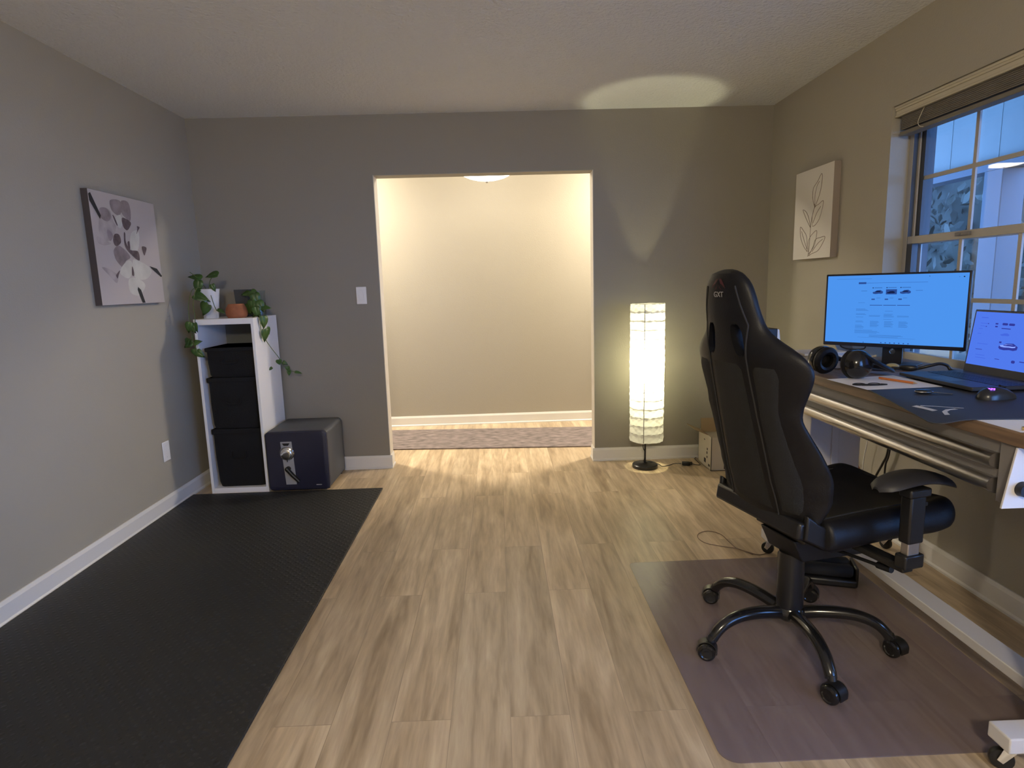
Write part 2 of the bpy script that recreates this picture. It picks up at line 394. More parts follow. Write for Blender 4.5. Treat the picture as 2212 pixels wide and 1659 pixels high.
for xx, lab in ((-1.65, 'unseen fill light added on the hall ceiling, down the hall to the left'), (1.45, 'unseen fill light added on the hall ceiling, down the hall to the right')):
    h2 = thing('hall_fill_light', lab, 'ceiling light', (xx, HLY, H))  # out-of-view domes added as fill to even out the hall light
    MB().lathe([(.001, 0), (.13, 0), (.13, -.015), (.001, -.015)], (xx, HLY, H), 32).build('base_plate', m_steel, h2, smooth=True)
    MB().lathe([(.125, -.016), (.12, -.04), (.09, -.065), (.001, -.08)], (xx, HLY, H), 32).build('fill_dome', emis('hall_fill_glow', (1, .87, .68), 340.0), h2, smooth=True)
# fill light added unseen behind the camera to brighten the room
rl = thing('room_fill_light', 'unseen fill light dome added over the part of the room behind the viewer', 'ceiling light', (HLX2, HLY2, H))
MB().lathe([(.001, 0), (.19, 0), (.19, -.02), (.001, -.02)], (HLX2, HLY2, H), 40).build('base_plate', m_steel, rl, smooth=True)
MB().lathe([(.18, -.021), (.178, -.045), (.15, -.075), (.09, -.095), (.001, -.10)], (HLX2, HLY2, H), 40).build('fill_dome', emis('room_fill_glow', (1, .84, .66), 6.0), rl, smooth=True)
point('room_fill_point', (HLX2, HLY2, 2.28), ROOM_FILL_W, (1, .85, .61), .14)

# ------------------------------------------------------------------ floor lamp
LX, LY = 1.012, 4.14
lp = thing('floor_lamp', 'tall floor lamp with a lit white crinkled rice paper column shade', 'floor lamp', (LX-.01, LY, 0))
MB().lathe([(.001, 0), (.086, 0), (.088, .004), (.088, .020), (.083, .026), (.02, .028), (.012, .032), (.001, .032)], (LX-.01, LY, 0), 40).build('base', m_blackmetal, lp, smooth=True)
MB().cyl((LX-.01, LY, .02), (LX-.004, LY, 1.09), .0065).build('pole', m_blackmetal, lp, smooth=True)
sh = MB(); rings = []; nz = 188; seg = 64
for i in range(nz+1):
    z = .197 + (1.142-.197)*i/nz; ph = ((z-.197)/.0590) % 1.0
    rr = .1135 + .0018*math.sin(PI*ph)
    ring = []
    for k in range(seg):
        a = 2*PI*k/seg
        w = .0014*math.sin(a*9+z*60)*math.sin(z*83+a*3) + .0010*math.sin(a*17-z*140)
        ring.append((LX + .004*(z-.6) + (rr+w)*math.cos(a), LY + (rr+w)*math.sin(a), z + .0022*math.sin(5*a+13*z)))
    rings.append(ring)
sh.loft(rings, caps=False); sho = sh.build('lamp_shade', m_shade, lp, smooth=True, fix=True)
rg = MB()
for i in range(17):
    z = .197+.0590*i + (0 if i < 16 else 0)
    if z > 1.143: break
    rg.tube([(LX+.004*(z-.6)+.1125*math.cos(2*PI*k/40), LY+.1125*math.sin(2*PI*k/40), z) for k in range(41)], .0014, 5, caps=False)
rg.build('wire_rings', mat('grey_wire', (.28, .27, .24), .5), sho)
sm = MB(); sx = -.040
for k in range(47):
    z0 = .2+.02*k; sm.obox((LX+.004*(z0-.6)-.045, LY-.1095-.0015*math.sin(k), z0+.01), (.006, .002, .019), rotm(z=.38))
sm.build('seam_strip', mat('grey_seam_strip', (.40, .39, .36), .8), sho)
MB().cyl((LX-.006, LY, .60), (LX-.006, LY, .66), .019).build('socket', m_blackplastic, lp, smooth=True)
MB().ell((LX-.004, LY, .725), (.019, .019, .045)).build('bulb', emis('warm_bulb', (1, .92, .54), LAMP_E), lp, smooth=True)
MB().tube(smoothpath([(LX-.02, LY-.004, .19), (LX-.026, LY-.006, .15), (LX-.012, LY-.012, .10), (LX-.018, LY-.01, .04), (LX+.03, LY+.02, .031), (LX+.085, LY+.0, .018), (LX+.11, LY-.01, .004), (1.17, 4.145, .004), (1.22, 4.17, .008), (1.265, 4.16, .010)]), .0028, 8).build('cord', m_blackplastic, lp, smooth=True)
ft = MB().obox((1.295, 4.146, .014), (.055, .034, .024), rotm(z=-.2)).cyl((1.315, 4.142, .014), (1.338, 4.138, .016), .011)
ft.build('foot_switch', m_blackplastic, lp, bevel=.005)
MB().tube(smoothpath([(1.335, 4.139, .014), (1.36, 4.135, .006), (1.395, 4.142, .005), (1.40, 4.28, .005), (1.42, 4.31, .005)]), .0025, 8).build('plug_cord', m_blackplastic, lp, smooth=True)

# cardboard carton on the floor by the right corner
bx = thing('cardboard_carton', 'open white printed cardboard box on the floor behind the chair, by the lamp cord', 'box', (1.55, 4.14, 0))
m_card = mat('white_carton', (.62, .57, .48), .8); m_brown = mat('brown_cardboard', (.30, .21, .12), .85)
m_ink = mat('black_print', (.04, .035, .03), .8)
c = MB(); x0, x1, y0, y1, hh = 1.418, 1.70, 3.995, 4.255, .235
c.box((x0, y0, 0), (x0+.004, y1, hh)).box((x1-.004, y0, 0), (x1, y1, hh)).box((x0, y0, 0), (x1, y0+.004, hh)).box((x0, y1-.004, 0), (x1, y1, hh)).box((x0, y0, 0), (x1, y1, .004))
c.build('carton_body', m_card, bx)
MB().obox((x0-.045, (y0+y1)/2+.03, hh+.022), (.10, y1-y0-.07, .003), rotm(y=.42)).build('flap', m_brown, bx)
MB().obox(((x0+x1)/2, y1-.012, hh+.03), (x1-x0-.02, .003, .10), rotm(x=-.12)).build('flap', m_brown, bx)
MB().obox((x1+.02, (y0+y1)/2, hh+.03), (.003, y1-y0-.01, .085), rotm(y=.5)).build('flap', m_brown, bx)
for (yy, zz, a, b_) in ((4.07, .135, .016, .016), (4.075, .108, .018, .018), (4.073, .078, .016, .014), (4.115, .045, .035, .03), (4.03, .03, .03, .016), (4.13, .19, .02, .008)):
    MB().box((x0-.0008, yy-a/2, zz-b_/2), (x0, yy+a/2, zz+b_/2)).build('printed_mark', m_ink, bx)
MB().box((x0+.09, y0-.0008, .012), (x1-.01, y0, .16)).build('dark_label', mat('maroon_print', (.06, .03, .04), .7), bx)

# ------------------------------------------------------------------ black floor mat (left)
MB().box((XL+.020, 1.36, 0), (-.785, 3.862, .010)).build('rubber_mat', m_rubber, bevel=.003)
tag(bpy.data.objects['rubber_mat'], 'large black textured rubber exercise mat on the floor along the left wall', 'floor mat')

# ------------------------------------------------------------------ tall white shelf with bins
SX0, SX1, SY0, SY1, SH = -1.902, -1.531, 3.886, 4.295, 1.135
sf = thing('cube_shelf', 'tall narrow white laminate shelf unit standing in the left corner', 'shelf', ((SX0+SX1)/2, (SY0+SY1)/2, 0))
MB().box((SX0, SY0, 0), (SX0+.018, SY1, SH)).build('side_panel', m_white, sf, bevel=.0015)
MB().box((SX1-.018, SY0, 0), (SX1, SY1, SH)).build('side_panel', m_white, sf, bevel=.0015)
MB().box((SX0+.018, SY0+.001, SH-.036), (SX1-.018, SY1, SH)).build('top_panel', m_white, sf, bevel=.0015)
MB().box((SX0+.018, SY0+.001, .0), (SX1-.018, SY1, .036)).build('bottom_panel', m_white, sf, bevel=.0015)
MB().box((SX0+.018, SY1-.005, .036), (SX1-.018, SY1-.001, SH-.036)).build('shade_sheet', mat('shaded_wall_grey', (.16, .17, .17), .7), sf)  # grey sheet standing in for shaded wall behind the open-backed shelf
m_bin = mat('black_canvas', (.0035, .0035, .004), .9, bump=.3, bscale=160)
def bin_(z0, z1, xa, xb, label, rim):
    t = thing('storage_bin', label, 'storage bin', ((xa+xb)/2, 4.07, z0), group='black bins in the white shelf')
    n = 14; rings = []
    for i, (f, s_) in enumerate(((0, .93), (.08, .97), (.5, 1.0), (.92, 1.0), (1, .99))):
        z = z0+(z1-z0)*f; cx = (xa+xb)/2; w = (xb-xa)/2*s_; d = .165*s_; r = .03; ring = []
        for (qx, qy, a0) in ((1, 1, 0), (-1, 1, PI/2), (-1, -1, PI), (1, -1, 1.5*PI)):
            for k in range(5):
                a = a0+PI/2*k/4; ring.append((cx+qx*(w-r)+r*math.cos(a), 4.075+qy*(d-r)+r*math.sin(a)+.003*math.sin(9*z+k), z))
        rings.append(ring)
    MB().loft(rings).build('fabric_body', m_bin, t, smooth=True)
    cx = (xa+xb)/2
    r_ = MB().box((xa-.0035, 3.905, z1-rim), (xb+.002, 4.243, z1)); r_.build('folded_rim', m_bin, t, bevel=.006)
    hd = MB().tube(smoothpath([(cx-.045, 3.906, z0+.62*(z1-z0)), (cx-.04, 3.897, z0+.5*(z1-z0)), (cx+.04, 3.897, z0+.5*(z1-z0)), (cx+.045, 3.906, z0+.62*(z1-z0))]), .006, 8)
    hd.build('handle', m_bin, t, smooth=True)
    return t
bin_(.037, .425, -1.872, -1.553, 'black fabric bin at the bottom of the white shelf stack', .035)
bin_(.426, .760, -1.868, -1.553, 'black fabric bin in the middle of the white shelf stack', .03)
bin_(.761, .952, -1.860, -1.553, 'smaller black fabric bin topmost in the white shelf stack', .025)

# ------------------------------------------------------------------ safe
sfy0, sfy1 = 3.866, 4.285
se = thing('safe', 'dark blue-grey steel safe with a dial and lever standing beside the white shelf', 'safe', (-1.325, 4.07, 0))
m_safe = mat('dark_grey_safe_paint', (.062, .066, .076), .5, bump=.05, bscale=200)
m_safedoor = mat('navy_safe_door', (.018, .018, .036), .5, bump=.08, bscale=260)
def rbox_ring(x0, x1, z0, z1, y, r, n=6):
    out = []
    for (cx, cz, a0) in ((x1-r, z1-r, 0), (x0+r, z1-r, PI/2), (x0+r, z0+r, PI), (x1-r, z0+r, 1.5*PI)):
        for k in range(n+1):
            a = a0+PI/2*k/n; out.append((cx+r*math.cos(a), y, cz+r*math.sin(a)))
    return out
ax0, ax1, az0, az1 = -1.524, -1.127, .010, .405
MB().loft([rbox_ring(ax0+.004, ax1-.004, az0+.004, az1-.004, sfy0+.032, .028), rbox_ring(ax0, ax1, az0, az1, sfy0+.038, .030), rbox_ring(ax0, ax1, az0, az1, sfy1-.02, .030), rbox_ring(ax0+.015, ax1-.015, az0+.015, az1-.015, sfy1, .026)]).build('safe_body', m_safe, se, smooth=True)
do = MB().loft([rbox_ring(ax0+.010, ax1-.010, az0+.010, az1-.010, sfy0, .024), rbox_ring(ax0+.002, ax1-.002, az0+.002, az1-.002, sfy0+.007, .028), rbox_ring(ax0+.002, ax1-.002, az0+.002, az1-.002, sfy0+.028, .028)]).build('door', m_safedoor, se, smooth=True)
m_lock = mat('grey_lock_plate', (.33, .33, .34), .4)
MB().prism([(-1.425, sfy0-.004, .338), (-1.352, sfy0-.004, .338), (-1.340, sfy0-.004, .052), (-1.408, sfy0-.004, .052)], (0, .005, 0)).build('lock_plate', m_lock, do, bevel=.002)
MB().prism([(-1.413, sfy0-.006, .328), (-1.364, sfy0-.006, .328), (-1.375, sfy0-.006, .312), (-1.402, sfy0-.006, .312)], (0, .003, 0)).build('grip_recess', m_blackplastic, do)
rd = rotm(x=PI/2)
MB().lathe([(.001, 0), (.047, 0), (.047, .006), (.043, .010), (.037, .010), (.037, .020), (.030, .026), (.018, .028), (.001, .028)], (-1.386, sfy0-.003, .262), 36, rd).build('dial', m_chrome, do, smooth=True)
MB().box((-1.3875, sfy0-.014, .206), (-1.3845, sfy0-.003, .222)).build('dial_marker', m_blackplastic, do)
MB().cyl((-1.385, sfy0-.003, .160), (-1.385, sfy0-.028, .160), .016).tube([(-1.39, sfy0-.026, .166), (-1.355, sfy0-.028, .122), (-1.315, sfy0-.028, .078)], [.014, .013, .012], 12).build('lever_handle', m_blackplastic, do, smooth=True)
MB().box((-1.215, sfy0-.001, .042), (-1.180, sfy0+.001, .047)).build('maker_strip', m_lock, do)
for fx in (-1.49, -1.16):
    for fy in (3.93, 4.24): MB().cyl((fx, fy, 0), (fx, fy, .012), .015).build('foot', m_blackplastic, se)

# ------------------------------------------------------------------ pots and plants on the shelf
m_leaf = mat('pothos_leaf', (.045, .10, .02), .38, var=.35, vscale=18)
m_vine = mat('pothos_vine', (.075, .11, .03), .6)
def leaf(mb, p, d, n, L, Wd, droop=.25):
    """heart-shaped leaf from p along direction d, facing normal n"""
    d = Vector(d).normalized(); n = Vector(n); n = (n-d*n.dot(d)).normalized(); s_ = d.cross(n)
    prof = [(-.06, .18), (-.04, .34), (.08, .47), (.25, .5), (.45, .44), (.65, .31), (.84, .14)]
    p = Vector(p)
    def pt(t, w): return p + d*(t*L) + s_*(w*Wd) - n*(droop*L*t*t) + n*(abs(w)*Wd*.30)
    mid = [mb.bm.verts.new(pt(t, 0)) for t in (0, .0, .08, .25, .45, .65, .84)]
    for sg in (1, -1):
        e = [mb.bm.verts.new(pt(t, w*sg)) for t, w in prof]
        tip = mb.bm.verts.new(pt(1.0, 0))
        for i in range(6): mb._f([mid[i], mid[i+1], e[i+1], e[i]])
        mb._f([mid[6], tip, e[6]])
def plant(name, label, potfn, vines, leaves, loc):
    t = thing(name, label, 'potted plant', loc)
    potfn(t)
    if vines:
        vb = MB()
        for vpts in vines: vb.tube(smoothpath(vpts, 6), .0022, 6)
        vb.build('vines', m_vine, t, smooth=True)
    lb = MB()
    for l_ in leaves: leaf(lb, *l_)
    lo = lb.build('leaves', m_leaf, t, smooth=True, fix=False)
    so = lo.modifiers.new('thick', 'SOLIDIFY'); so.thickness = .0008
    return t
ZT = SH
def pot1(t):
    pr = [(.001, 0), (.043, 0), (.045, .004), (.054, .10), (.063, .178), (.0655, .185), (.062, .187), (.058, .178), (.050, .10), (.001, .10)]
    mb = MB(); rings = []
    for r_, z in pr:
        rings.append([(-1.846 + r_*(1+.02*math.cos(10*2*PI*k/60))*math.cos(2*PI*k/60), 4.02 + r_*(1+.02*math.cos(10*2*PI*k/60))*math.sin(2*PI*k/60), ZT+z) for k in range(60)])
    mb.loft(rings).build('pot', mat('white_ceramic', (.72, .73, .76), .3), t, smooth=True)
    MB().lathe([(.001, 0), (.054, 0), (.054, .012), (.001, .014)], (-1.846, 4.02, ZT+.150)).build('soil', mat('potting_soil', (.03, .02, .015), .95, bump=.6, bscale=90), t)
P1 = (-1.846, 4.02)
v1 = [[(-1.85, 4.02, 1.30), (-1.88, 3.98, 1.38), (-1.925, 3.96, 1.43)],
      [(-1.84, 4.01, 1.30), (-1.82, 3.99, 1.37), (-1.775, 3.97, 1.415)],
      [(-1.86, 4.0, 1.30), (-1.905, 3.94, 1.325), (-1.92, 3.885, 1.22), (-1.912, 3.868, 1.10), (-1.905, 3.862, 1.00), (-1.875, 3.860, .925)],
      [(-1.85, 3.99, 1.31), (-1.875, 3.93, 1.33), (-1.885, 3.88, 1.24), (-1.88, 3.87, 1.14), (-1.90, 3.866, 1.04), (-1.93, 3.862, .99)],
      [(-1.83, 4.0, 1.30), (-1.80, 3.95, 1.26), (-1.77, 3.93, 1.19), (-1.72, 3.92, 1.165)]]
l1 = [((-1.865, 3.97, 1.385), (-.9, -.1, .35), (.1, -.6, .8), .082, .062),
      ((-1.875, 3.965, 1.375), (-.15, -.2, -.9), (.1, -1, .1), .088, .06),
      ((-1.755, 3.965, 1.405), (-1, .05, .05), (0, -.7, .7), .088, .064),
      ((-1.80, 3.97, 1.35), (.35, -.1, -.9), (.2, -1, .2), .05, .035),
      ((-1.895, 3.925, 1.285), (.95, -.1, -.32), (.1, -.85, .5), .10, .062),
      ((-1.80, 3.90, 1.225), (-.6, -.1, -.85), (.2, -1, .2), .085, .055),
      ((-1.835, 3.93, 1.24), (-.35, -.1, -.9), (-.2, -1, .1), .078, .05),
      ((-1.908, 3.868, 1.10), (.4, -.1, -.9), (0, -1, .1), .055, .038),
      ((-1.915, 3.866, 1.12), (-.2, -.1, -1), (.2, -1, .2), .07, .045),
      ((-1.885, 3.87, 1.115), (.1, -.1, -1), (-.2, -1, .1), .06, .042),
      ((-1.91, 3.862, .995), (-.8, -.1, -.4), (0, -1, .3), .065, .048),
      ((-1.93, 3.862, 1.02), (-.3, -.1, -.9), (-.3, -1, .2), .055, .04),
      ((-1.895, 3.86, .99), (.7, -.1, .2), (0, -1, .3), .05, .035),
      ((-1.885, 3.858, .94), (.6, -.1, -.55), (0, -1, .2), .06, .05),
      ((-1.90, 3.858, .955), (.1, -.1, -1), (0, -1, .2), .05, .04),
      ((-1.765, 3.93, 1.19), (.9, -.1, -.25), (0, -.6, .9), .055, .03)]
plant('pothos_plant', 'white ceramic pot with pothos vines trailing down the left front of the shelf', pot1, v1, l1, (-1.846, 4.02, ZT))
tp = thing('terracotta_pot', 'small round terracotta pot on top of the white shelf', 'plant pot', (-1.668, 3.985, ZT))
MB().lathe([(.001, 0), (.052, 0), (.062, .012), (.067, .035), (.062, .062), (.050, .082), (.046, .088), (.042, .084), (.040, .05), (.001, .045)], (-1.668, 3.985, ZT), 40).build('pot', mat('terracotta', (.30, .105, .045), .8, var=.2, vscale=25), tp, smooth=True)
MB().lathe([(.001, 0), (.042, 0), (.001, .006)], (-1.668, 3.985, ZT+.066)).build('soil', mat('dry_soil', (.035, .025, .018), .95), tp)
dk = thing('square_planter', 'dark slate square planter behind the terracotta pot on the shelf', 'planter', (-1.672, 4.12, ZT))
MB().loft([[(-1.672+sx_*w, 4.125+sy2*w, ZT+z) for sx_, sy2 in ((-1, -1), (1, -1), (1, 1), (-1, 1))] for w, z in ((.036, 0), (.044, .178), (.040, .178), (.038, .12))]).build('planter_body', mat('slate_grey', (.045, .05, .055), .6), dk, bevel=.003)
def pot2(t):
    MB().lathe([(.001, 0), (.040, 0), (.042, .004), (.042, .150), (.045, .168), (.043, .168), (.040, .150), (.040, .006), (.001, .006)], (-1.578, 4.135, ZT), 36).build('glass_jar', glass_mat('clear_jar_glass', (.9, .93, .93)), t, smooth=True)
    MB().lathe([(.001, .007), (.039, .007), (.039, .09), (.001, .09)], (-1.578, 4.135, ZT), 24).build('water', glass_mat('jar_water', (.72, .8, .72)), t, smooth=True)
v2 = [[(-1.578, 4.135, 1.15), (-1.58, 4.12, 1.29), (-1.575, 4.08, 1.28), (-1.55, 4.03, 1.20), (-1.521, 4.0, 1.145), (-1.512, 3.99, 1.09), (-1.510, 4.0, 1.0), (-1.495, 4.05, .93), (-1.47, 4.10, .86), (-1.458, 4.14, .80), (-1.43, 4.18, .76), (-1.36, 4.20, .735)],
      [(-1.575, 4.13, 1.15), (-1.585, 4.10, 1.30), (-1.60, 4.05, 1.25), (-1.57, 3.99, 1.17), (-1.540, 3.95, 1.15)],
      [(-1.54, 4.02, 1.17), (-1.515, 3.96, 1.13), (-1.512, 3.95, 1.06), (-1.511, 3.95, 1.0)]]
l2 = [((-1.60, 4.05, 1.285), (-.7, -.2, .0), (0, -.8, .6), .055, .045),
      ((-1.585, 4.03, 1.30), (.6, -.2, -.7), (.2, -1, .3), .08, .06), ((-1.56, 4.02, 1.285), (.3, -.2, -.9), (.3, -1, .1), .085, .065),
      ((-1.57, 4.0, 1.24), (-.1, -.2, -1), (-.1, -1, .2), .085, .06), ((-1.53, 4.0, 1.235), (.4, -.2, -.8), (.4, -1, .2), .075, .055),
      ((-1.60, 4.0, 1.22), (.1, -.1, -1), (-.5, -1, .2), .075, .05), ((-1.51, 3.99, 1.19), (.8, .1, .1), (.1, -.7, .7), .06, .045),
      ((-1.54, 3.97, 1.20), (.2, -.1, -.9), (.1, -1, .1), .07, .055), ((-1.52, 3.99, 1.165), (-.7, -.2, -.3), (0, -.5, .8), .065, .05),
      ((-1.507, 3.985, 1.14), (.15, -.1, -1), (.8, -.7, .1), .082, .06), ((-1.507, 3.99, 1.055), (.05, .1, -1), (.9, -.6, .1), .088, .058),
      ((-1.502, 4.02, 1.06), (.2, .6, -.7), (.9, -.5, .2), .06, .045), ((-1.472, 4.10, .845), (.1, .1, -.9), (.3, -1, .1), .04, .04),
      ((-1.455, 4.13, .825), (.8, -.1, -.5), (0, -1, .2), .038, .03), ((-1.44, 4.16, .79), (.3, .0, -1), (.3, -1, .1), .04, .03),
      ((-1.43, 4.17, .765), (-.2, 0, -1), (.1, -1, .2), .045, .03), ((-1.40, 4.19, .745), (1, 0, -.1), (0, -.7, .7), .05, .024),
      ((-1.50, 4.05, .80), (-.6, -.1, -.5), (.1, -1, .2), .03, .02)]
plant('trailing_pothos_cutting', 'glass jar of pothos with a long vine trailing down the right side of the shelf', pot2, v2, l2, (-1.578, 4.135, ZT))

# ------------------------------------------------------------------ pictures
def polyprint(x, nx, items, parent, mats, name):
    mb = MB()
    for k, (mi, pts) in enumerate(items):
        mb.mi = mi; xx = x + nx*(.0003+.00006*k)
        mb.face([(xx, y, z) for y, z in pts])
    return mb.build(name, mats, parent, fix=False)
def blob(pts, n=5):
    P = [Vector((a, b, 0)) for a, b in pts]; m = len(P); out = []
    for i in range(m):
        p0, p1, p2, p3 = P[i-1], P[i], P[(i+1) % m], P[(i+2) % m]
        for k in range(n):
            t = k/n; q = .5*((2*p1)+(p2-p0)*t+(2*p0-5*p1+4*p2-p3)*t*t+(3*p1-p0-3*p2+p3)*t**3); out.append((q.x, q.y))
    return out
ca = thing('orchid_canvas', 'square canvas print of pale orchids on a dark branch, on the left wall', 'picture', (XL, 3.47, 1.53))
m_canvas = mat('orchid_canvas_ground', (.46, .42, .405), .85, bump=.1, bscale=400)
m_cedge = mat('dark_canvas_edge', (.06, .05, .05), .8)
MB().box((XL+.001, 3.172, 1.248), (XL+.0349, 3.762, 1.822)).build('stretched_canvas', m_cedge, ca, bevel=.001)
MB().box((XL+.0349, 3.173, 1.249), (XL+.0353, 3.761, 1.821)).build('canvas_face', m_canvas, ca)
pm = [mat('orchid_dusty_violet', (.25, .21, .215), .85, var=.3, vscale=14), mat('orchid_dark_umber', (.12, .09, .095), .85, var=.4, vscale=30), mat('orchid_cream', (.55, .54, .49), .85, var=.1, vscale=14), mat('orchid_branch_black', (.022, .024, .028), .8), mat('orchid_pale_mauve', (.36, .32, .315), .85, var=.25, vscale=12)]
IT = [(4, [(3.263, 1.738), (3.33, 1.735), (3.35, 1.684), (3.369, 1.651), (3.331, 1.594), (3.277, 1.575), (3.224, 1.609), (3.23, 1.668)]),
 (4, [(3.202, 1.592), (3.277, 1.575), (3.305, 1.562), (3.247, 1.551), (3.202, 1.562)]),
 (0, [(3.347, 1.787), (3.433, 1.794), (3.433, 1.736), (3.396, 1.716), (3.349, 1.738)]),
 (0, [(3.439, 1.793), (3.501, 1.799), (3.52, 1.758), (3.507, 1.7), (3.468, 1.708), (3.433, 1.736)]),
 (0, [(3.25, 1.735), (3.31, 1.74), (3.335, 1.70), (3.30, 1.675), (3.25, 1.69)]),
 (2, [(3.499, 1.631), (3.561, 1.652), (3.574, 1.612), (3.545, 1.545), (3.499, 1.53), (3.478, 1.565)]),
 (0, [(3.324, 1.532), (3.369, 1.558), (3.43, 1.534), (3.464, 1.5), (3.418, 1.478), (3.384, 1.445), (3.338, 1.475), (3.324, 1.501)]),
 (2, [(3.417, 1.474), (3.467, 1.48), (3.473, 1.443), (3.441, 1.394), (3.399, 1.389), (3.352, 1.42)]),
 (2, [(3.482, 1.484), (3.546, 1.483), (3.63, 1.456), (3.654, 1.423), (3.584, 1.383), (3.483, 1.395)]),
 (2, [(3.425, 1.382), (3.51, 1.387), (3.576, 1.349), (3.505, 1.295), (3.423, 1.313)]),
 (4, [(3.206, 1.44), (3.271, 1.43), (3.328, 1.4), (3.313, 1.361), (3.258, 1.399)]),
 (2, [(3.37, 1.70), (3.42, 1.72), (3.43, 1.68), (3.405, 1.65), (3.375, 1.665)]),
 (1, [(3.434, 1.708), (3.506, 1.692), (3.492, 1.663), (3.461, 1.644), (3.431, 1.665)]),
 (1, [(3.35, 1.711), (3.365, 1.705), (3.385, 1.664), (3.373, 1.667)]),
 (1, [(3.348, 1.615), (3.387, 1.614), (3.395, 1.576), (3.348, 1.553), (3.328, 1.579)]),
 (1, [(3.43, 1.625), (3.443, 1.626), (3.44, 1.579), (3.473, 1.541), (3.543, 1.536), (3.547, 1.487), (3.493, 1.505), (3.428, 1.554)]),
 (1, [(3.454, 1.58), (3.472, 1.585), (3.47, 1.544), (3.454, 1.552)]),
 (1, [(3.562, 1.675), (3.587, 1.671), (3.569, 1.653), (3.549, 1.631), (3.563, 1.661)]),
 (1, [(3.586, 1.564), (3.631, 1.562), (3.616, 1.532), (3.598, 1.518)]),
 (1, [(3.467, 1.451), (3.478, 1.435), (3.478, 1.403), (3.458, 1.406)]),
 (1, [(3.316, 1.404), (3.354, 1.428), (3.335, 1.4), (3.325, 1.385), (3.317, 1.392)]),
 (0, [(3.289, 1.633), (3.319, 1.624), (3.33, 1.602), (3.305, 1.577), (3.287, 1.595)]),
 (3, [(3.174, 1.797), (3.19, 1.805), (3.252, 1.70), (3.242, 1.681), (3.176, 1.765)]),
 (3, [(3.639, 1.459), (3.715, 1.446), (3.7615, 1.404), (3.749, 1.398), (3.659, 1.444)]),
 (3, [(3.501, 1.341), (3.526, 1.324), (3.555, 1.2525), (3.526, 1.2525), (3.493, 1.325)])]
polyprint(XL+.0353, 1, [(a, p if a == 3 else blob(p)) for a, p in IT], ca, pm, 'orchid_print')
cb = thing('leaf_sketch_canvas', 'white canvas with a thin brown line drawing of a leafy sprig, between corner and window', 'picture', (XR, 3.67, 1.65))
MB().box((XR-.0395, 3.459, 1.395), (XR-.001, 3.893, 1.914)).build('stretched_canvas', mat('canvas_side_tan', (.30, .25, .215), .8), cb, bevel=.001)
MB().box((XR-.0400, 3.460, 1.396), (XR-.0395, 3.892, 1.913)).build('canvas_face', mat('off_white_canvas', (.66, .63, .585), .8, bump=.08, bscale=400), cb)
LINES = [[(3.707, 1.409), (3.693, 1.458), (3.688, 1.575), (3.679, 1.63), (3.654, 1.688), (3.656, 1.709)],
 [(3.65, 1.688), (3.679, 1.746), (3.675, 1.799), (3.631, 1.832), (3.588, 1.868), (3.583, 1.812), (3.603, 1.755), (3.632, 1.712), (3.65, 1.688)],
 [(3.649, 1.691), (3.653, 1.755), (3.635, 1.806), (3.611, 1.829)],
 [(3.671, 1.588), (3.673, 1.643), (3.65, 1.688), (3.605, 1.702), (3.557, 1.714), (3.568, 1.664), (3.596, 1.614), (3.64, 1.585), (3.67, 1.584)],
 [(3.662, 1.6), (3.626, 1.651), (3.583, 1.686)],
 [(3.688, 1.575), (3.727, 1.614), (3.767, 1.66), (3.788, 1.69), (3.747, 1.672), (3.714, 1.633), (3.688, 1.575)],
 [(3.714, 1.438), (3.764, 1.476), (3.802, 1.529), (3.812, 1.59), (3.765, 1.561), (3.728, 1.523), (3.714, 1.438)],
 [(3.718, 1.452), (3.76, 1.511), (3.795, 1.564)],
 [(3.698, 1.423), (3.707, 1.486), (3.683, 1.526), (3.617, 1.554), (3.619, 1.508), (3.642, 1.461), (3.698, 1.423)],
 [(3.697, 1.412), (3.649, 1.462), (3.625, 1.502), (3.572, 1.511), (3.52, 1.511), (3.543, 1.476), (3.592, 1.438), (3.659, 1.424), (3.697, 1.412)],
 [(3.66, 1.435), (3.596, 1.479), (3.545, 1.499)]]
ln = MB(); xx = XR-.0402
for pl in LINES: ln.tube(smoothpath([(xx, a, b_) for a, b_ in pl], 6), .0016, 6)
ln.build('leaf_drawing', mat('brown_ink_line', (.16, .12, .10), .8), cb)
#PART2
# ------------------------------------------------------------------ chair mat
def chairmat():
    m = bpy.data.materials.new('translucent_vinyl'); m.use_nodes = True; nt = m.node_tree; N = nt.nodes; L = nt.links
    b = N['Principled BSDF']; b.inputs['Base Color'].default_value = (.27, .215, .235, 1); b.inputs['Roughness'].default_value = .24
    b.inputs['Alpha'].default_value = .46; b.inputs['Coat Weight'].default_value = .6; b.inputs['Coat Roughness'].default_value = .22
    tc = N.new('ShaderNodeTexCoord'); v = N.new('ShaderNodeTexVoronoi'); v.inputs['Scale'].default_value = 45; v.inputs['Randomness'].default_value = 0
    L.new(tc.outputs['Object'], v.inputs['Vector'])
    n = N.new('ShaderNodeTexNoise'); n.inputs['Scale'].default_value = 3.5; L.new(tc.outputs['Object'], n.inputs['Vector'])
    r = N.new('ShaderNodeValToRGB'); r.color_ramp.elements[0].position = .12; r.color_ramp.elements[1].position = .26
    r.color_ramp.elements[0].color = (0, 0, 0, 1); r.color_ramp.elements[1].color = (1, 1, 1, 1); L.new(v.outputs['Distance'], r.inputs[0])
    mx = N.new('ShaderNodeMath'); mx.operation = 'MULTIPLY_ADD'; mx.inputs[1].default_value = .12; L.new(r.outputs[0], mx.inputs[0]); L.new(n.outputs[0], mx.inputs[2])
    bp = N.new('ShaderNodeBump'); bp.inputs['Strength'].default_value = .25; bp.inputs['Distance'].default_value = .006
    L.new(mx.outputs[0], bp.inputs['Height']); L.new(bp.outputs[0], b.inputs['Normal']); return m
